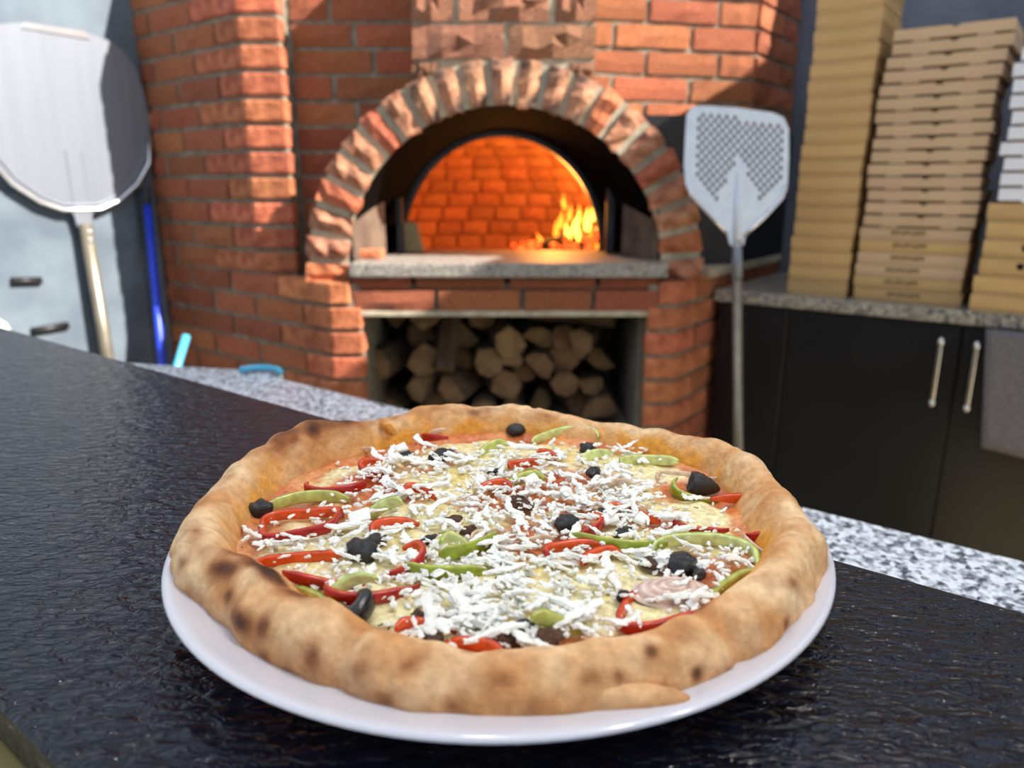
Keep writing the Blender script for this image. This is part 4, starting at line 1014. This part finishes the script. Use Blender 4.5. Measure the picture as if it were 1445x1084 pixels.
# olives
def olive_piece(px, py, kind, s_, rz, dz=0.003):
    p = on_pizza(px, py)
    bm = bmesh.new(); bmesh.ops.create_uvsphere(bm, u_segments=20, v_segments=14, radius=1.0)
    rr = random.Random(int(px*3+py)); off = Vector((rr.random()*40, 0, rr.random()*40))
    for v in bm.verts:
        x, y, z = v.co
        if kind == 'tip':
            pt = 1+0.35*max(0, x)**3; v.co = Vector((x*1.5*pt, y*0.98*(1-0.25*max(0, x)), z*0.9)); 
            if v.co.x < -0.55: v.co.x = -0.55 + (v.co.x+.55)*-0.35
            if z > .4: v.co += Vector((0, 0, 0.10*noise.noise(v.co*3+off)))
        elif kind == 'chunk':
            v.co = Vector((x*1.15, y, z*0.85))*(1+0.28*noise.noise(v.co*1.8+off))
            if z > 0.35: v.co.z -= (z-0.35)*0.5*max(0, 1-abs(x+y)*1.9)
        else:
            v.co = Vector((x*1.35, y*0.75, z*0.6))*(1+0.45*noise.noise(v.co*1.5+off))
    me = bm2me(bm, 'olive', True); 
    o = pizza_link('olive', me, M['olive'], True, 'piece of black olive'); o.scale = (s_/1000,)*3; o.location = (p.x, p.y, top_z(p.x, p.y)+dz); o.rotation_euler = (rr.uniform(-.3, .3), rr.uniform(-.3, .3), math.radians(rz))
M['olive'] = pmat('black_olive', (14, 13, 16), (34, 30, 34), 2.5, 0.3, bump=0.3, bscale=9, bdist=0.05, spec=0.6)
M['brown_bit'] = pmat('browned_meat', (70, 42, 30), (112, 74, 54), 3, 0.5, bump=0.5, bscale=8, bdist=0.05)
for a in [(982, 691, 'tip', 7.2, -5, .005), (728, 611, 'chunk', 6.0, 20, .004), (829, 637, 'chunk', 5.0, 0, .003), (838, 674, 'chunk', 4.4, 60, .003), (622, 648, 'flat', 6.2, 10, .003), (366, 722, 'chunk', 6.0, 10, .003), (512, 786, 'chunk', 7.0, -30, .004), (525, 775, 'flat', 6.0, 60, .003), (800, 753, 'chunk', 5.4, 10, .005), (962, 806, 'chunk', 6.2, 30, .004), (985, 816, 'flat', 4.0, 60, .003), (878, 758, 'flat', 4.2, 20, .002), (700, 674, 'flat', 3.8, 0, .003), (603, 769, 'flat', 3.6, 30, .002), (735, 890, 'flat', 4.6, 10, .003), (720, 902, 'flat', 3.0, 40, .003), (572, 645, 'flat', 4.2, 20, .002), (880, 845, 'flat', 4.0, 60, .002), (565, 700, 'flat', 3.4, 50, .002), (855, 728, 'flat', 3.0, 0, .002)]: olive_piece(*a)
ring_at('olive', 489, 868, 9.5, 8.5, 0, -110, 55, .0062, .0085, 0, 0, OLV, (10, -12), 0.002, 0, 'curved slice of black olive')
def bit(px, py, s_, mat, nm, lb):
    p = on_pizza(px, py); me = blob_me(int(px+py), 1.0, 0.55, 3); o = pizza_link(nm, me, mat, True, lb)
    o.scale = (s_/1000, s_*.8/1000, s_*.55/1000); o.location = (p.x, p.y, top_z(p.x, p.y)+.002); o.rotation_euler = (0, 0, px)
for x, y, s_ in [(732, 716, 6), (745, 722, 4.5), (638, 742, 5), (474, 868, 8), (706, 900, 6), (612, 905, 4), (660, 755, 4), (770, 905, 7), (920, 800, 5), (590, 870, 3)]: bit(x, y, s_, M['brown_bit'], 'meat_piece', 'browned piece of meat')

# --- grated white cheese -----------------------------------------------------------
M['feta'] = pmat('grated_white_cheese', (238, 235, 224), (248, 246, 239), 900, 0.7, sub=0.25, subr=(1, .9, .7), bump=0.3, bscale=1500, bdist=0.0005)
def shred_geo(seed, L_, w_, t_, seg=9, sides=6):
    rr = random.Random(seed); ang = rr.uniform(-.5, .5); x = y = z = 0.0; cv = rr.uniform(-.6, .6); vs_, fs_ = [], []
    for i in range(seg+1):
        f = i/seg; env = 0.35+0.65*math.sin(PI*min(1, f*.86+.10)); ww = w_*env*rr.uniform(.65, 1.35); tt = t_*env*rr.uniform(.7, 1.3)
        nx_, ny_ = -math.sin(ang), math.cos(ang)
        for k in range(sides):
            a = 2*PI*k/sides+rr.uniform(-.3, .3); q = rr.uniform(.6, 1.4); u = math.cos(a)*ww/2*q; v = math.sin(a)*tt/2*q
            vs_.append((x+nx_*u+rr.uniform(-.16, .16)*w_, y+ny_*u+rr.uniform(-.05, .05)*w_, z+v+t_*.4))
        st = L_/seg; x += math.cos(ang)*st; y += math.sin(ang)*st; z += rr.uniform(-.14, .17)*st; ang += cv*0.30+rr.uniform(-.3, .3)
    for i in range(seg):
        for k in range(sides): fs_.append((i*sides+k, i*sides+(k+1) % sides, (i+1)*sides+(k+1) % sides, (i+1)*sides+k))
    fs_.append(tuple(range(sides))[::-1]); fs_.append(tuple(seg*sides+k for k in range(sides)))
    return vs_, fs_
SH = []
for i in range(22):
    v, f = shred_geo(i, random.uniform(.010, .024) if i < 14 else random.uniform(.005, .010), random.uniform(.0030, .0052), random.uniform(.0018, .0028))
    me = bpy.data.meshes.new('cheese_shred'); me.from_pydata([(x-.006, y, z) for x, y, z in v], [], f); me.update(); me.materials.append(M['feta'])
    SH.append(me)
# clusters of shreds (pixel centre, spread in mm, share)
CL_ = [(560, 655, 12, 6), (620, 665, 14, 9), (700, 655, 16, 13), (780, 650, 12, 6), (830, 690, 18, 14), (760, 690, 18, 20), (680, 690, 16, 10), (600, 720, 16, 8), (850, 730, 18, 14), (780, 740, 18, 14), (700, 740, 16, 8), (905, 720, 15, 7), (470, 740, 14, 4), (450, 790, 16, 7), (540, 780, 13, 6), (600, 790, 16, 9), (570, 810, 14, 6), (660, 820, 18, 10), (700, 790, 14, 6), (760, 790, 16, 8), (830, 800, 16, 8), (900, 800, 14, 6), (700, 860, 18, 12), (740, 880, 18, 14), (780, 900, 14, 7), (690, 900, 14, 7), (640, 860, 14, 5), (800, 860, 16, 6), (960, 770, 14, 5), (1000, 800, 14, 6), (1030, 810, 10, 4), (990, 850, 10, 4), (540, 700, 12, 5), (510, 670, 10, 3), (490, 830, 12, 4), (880, 680, 14, 5), (820, 640, 10, 3), (900, 640, 10, 2), (850, 840, 12, 3), (380, 775, 8, 2), (660, 720, 12, 5)]
tot = sum(c[3] for c in CL_); rnd = random.Random(21)
def pick():
    t = rnd.random()*tot
    for x, y, s_, w_ in CL_:
        t -= w_
        if t <= 0: break
    while True:
        p = on_pizza(x, y); q = p+Vector((rnd.gauss(0, s_/1000), rnd.gauss(0, s_/1000)))
        d = math.degrees(math.atan2(q.y, q.x)); R__ = interp(TBL, d)-interp(WTB, d)*0.98
        if q.length < R__: return q
for k in range(300):
    q = pick(); o = bpy.data.objects.new('cheese_shred', SH[rnd.randrange(14) if rnd.random() < .75 else rnd.randrange(22)]); C.objects.link(o); o.parent = pizza
    o.location = (q.x, q.y, top_z(q.x, q.y)+rnd.uniform(.0008, .0058)); o.rotation_euler = (rnd.uniform(-.35, .35), rnd.uniform(-.3, .3), rnd.uniform(0, 6.28)); s_ = rnd.uniform(.7, 1.2); o.scale = (s_, s_, s_)
def shred_cloud(n):
    V, F = [], []
    for k in range(n):
        q = pick(); L_ = rnd.uniform(.0014, .006); v, f = shred_geo(1000+k, L_, rnd.uniform(.0014, .0034), rnd.uniform(.0012, .0024), 4, 5)
        m = Matrix.Translation((q.x, q.y, top_z(q.x, q.y)+rnd.uniform(.0002, .0048))) @ Euler((rnd.uniform(-.5, .5), rnd.uniform(-.5, .5), rnd.uniform(0, 6.28))).to_matrix().to_4x4()
        b0 = len(V)
        V += [(m @ Vector(x))[:] for x in v]; F += [tuple(b0+i for i in ff) for ff in f]
    me = bpy.data.meshes.new('cheese_crumbs'); me.from_pydata(V, [], F); me.update(); return me
o = pizza_link('cheese_crumbs', shred_cloud(1700), M['feta'], False, 'fine crumbs of grated white cheese'); o['kind'] = 'stuff'
# larger white flakes
for x, y, s_, rz in [(566, 640, 7, .4), (560, 655, 6, 1.0), (508, 742, 9, .2), (678, 690, 6, 1.3), (750, 690, 7, .5), (905, 745, 6, .9), (860, 745, 7, .3), (885, 685, 5, 2)]:
    p = on_pizza(x, y); me = box_me('cheese_flake', s_*1.25/1000, s_/1000, .0022, .0006)
    for v in me.vertices: v.co += noise.noise_vector(v.co*300)*0.0012
    o = pizza_link('cheese_flake', me, M['feta'], False); o.location = (p.x, p.y, top_z(p.x, p.y)+.005); o.rotation_euler = (.35, -.25, rz)
# dried herb flecks
V, F = [], []
for k in range(260):
    a = rnd.uniform(0, 2*PI); d = math.degrees(a); R__ = interp(TBL, d)-interp(WTB, d)*.8; r = R__*math.sqrt(rnd.random()); x, y = r*math.cos(a), r*math.sin(a); z = top_z(x, y)+.0004; b0 = len(V); an = rnd.uniform(0, 6.3); l = rnd.uniform(.0006, .0018)
    for dx, dy in ((-l, -.0004), (l, -.0003), (l, .0003), (-l, .0004)): V.append((x+dx*math.cos(an)-dy*math.sin(an), y+dx*math.sin(an)+dy*math.cos(an), z))
    F.append((b0, b0+1, b0+2, b0+3))
me = bpy.data.meshes.new('herb_flecks'); me.from_pydata(V, [], F); me.update()
o = pizza_link('herb_flecks', me, pmat('dried_herbs', (52, 54, 26), (70, 62, 30), 50, 0.8), False, 'dried herb flecks'); o['kind'] = 'stuff'
# folded flap of crust dough at the front right and the melted drip on the back rim
fp = [(730, 985, .0080), (800, 986, .0088), (860, 987, .0094), (912, 989, .0098), (950, 992, .0096), (970, 995, .0094), (981, 998, .0092)]
fq = [(*on_pizza(x, y, z), z) for x, y, z in fp]
me = tube_me('crust_flap', fq, [.0030, .0052, .0060, .0060, .0050, .0034, .0010], 16)
set_cols(me, [(*mixc(mixc(CTAN, CPALE, 0.35), CBRN, 0.30+0.8*noise.fractal(v.co*60, 1.0, 2.0, 4)), 1) for v in me.vertices])
pizza_link('crust_flap', me, M['crust'], True, 'pointed flap of crust dough')
p0 = on_pizza(545, 604, .027); p1 = on_pizza(556, 617, .018)
me = tube_me('melted_drip', [(p0.x-.004, p0.y+.003, .030), (p0.x, p0.y, .0285), (p1.x, p1.y, .020), (p1.x+.001, p1.y-.004, .0155)], [.002, .0032, .0030, .0020], 12)
set_cols(me, [(*mixc(CGOLD, CBRN, 0.35+0.5*noise.noise(v.co*200)), 1) for v in me.vertices])
pizza_link('melted_drip', me, M['base'], True, 'browned melted cheese drip')
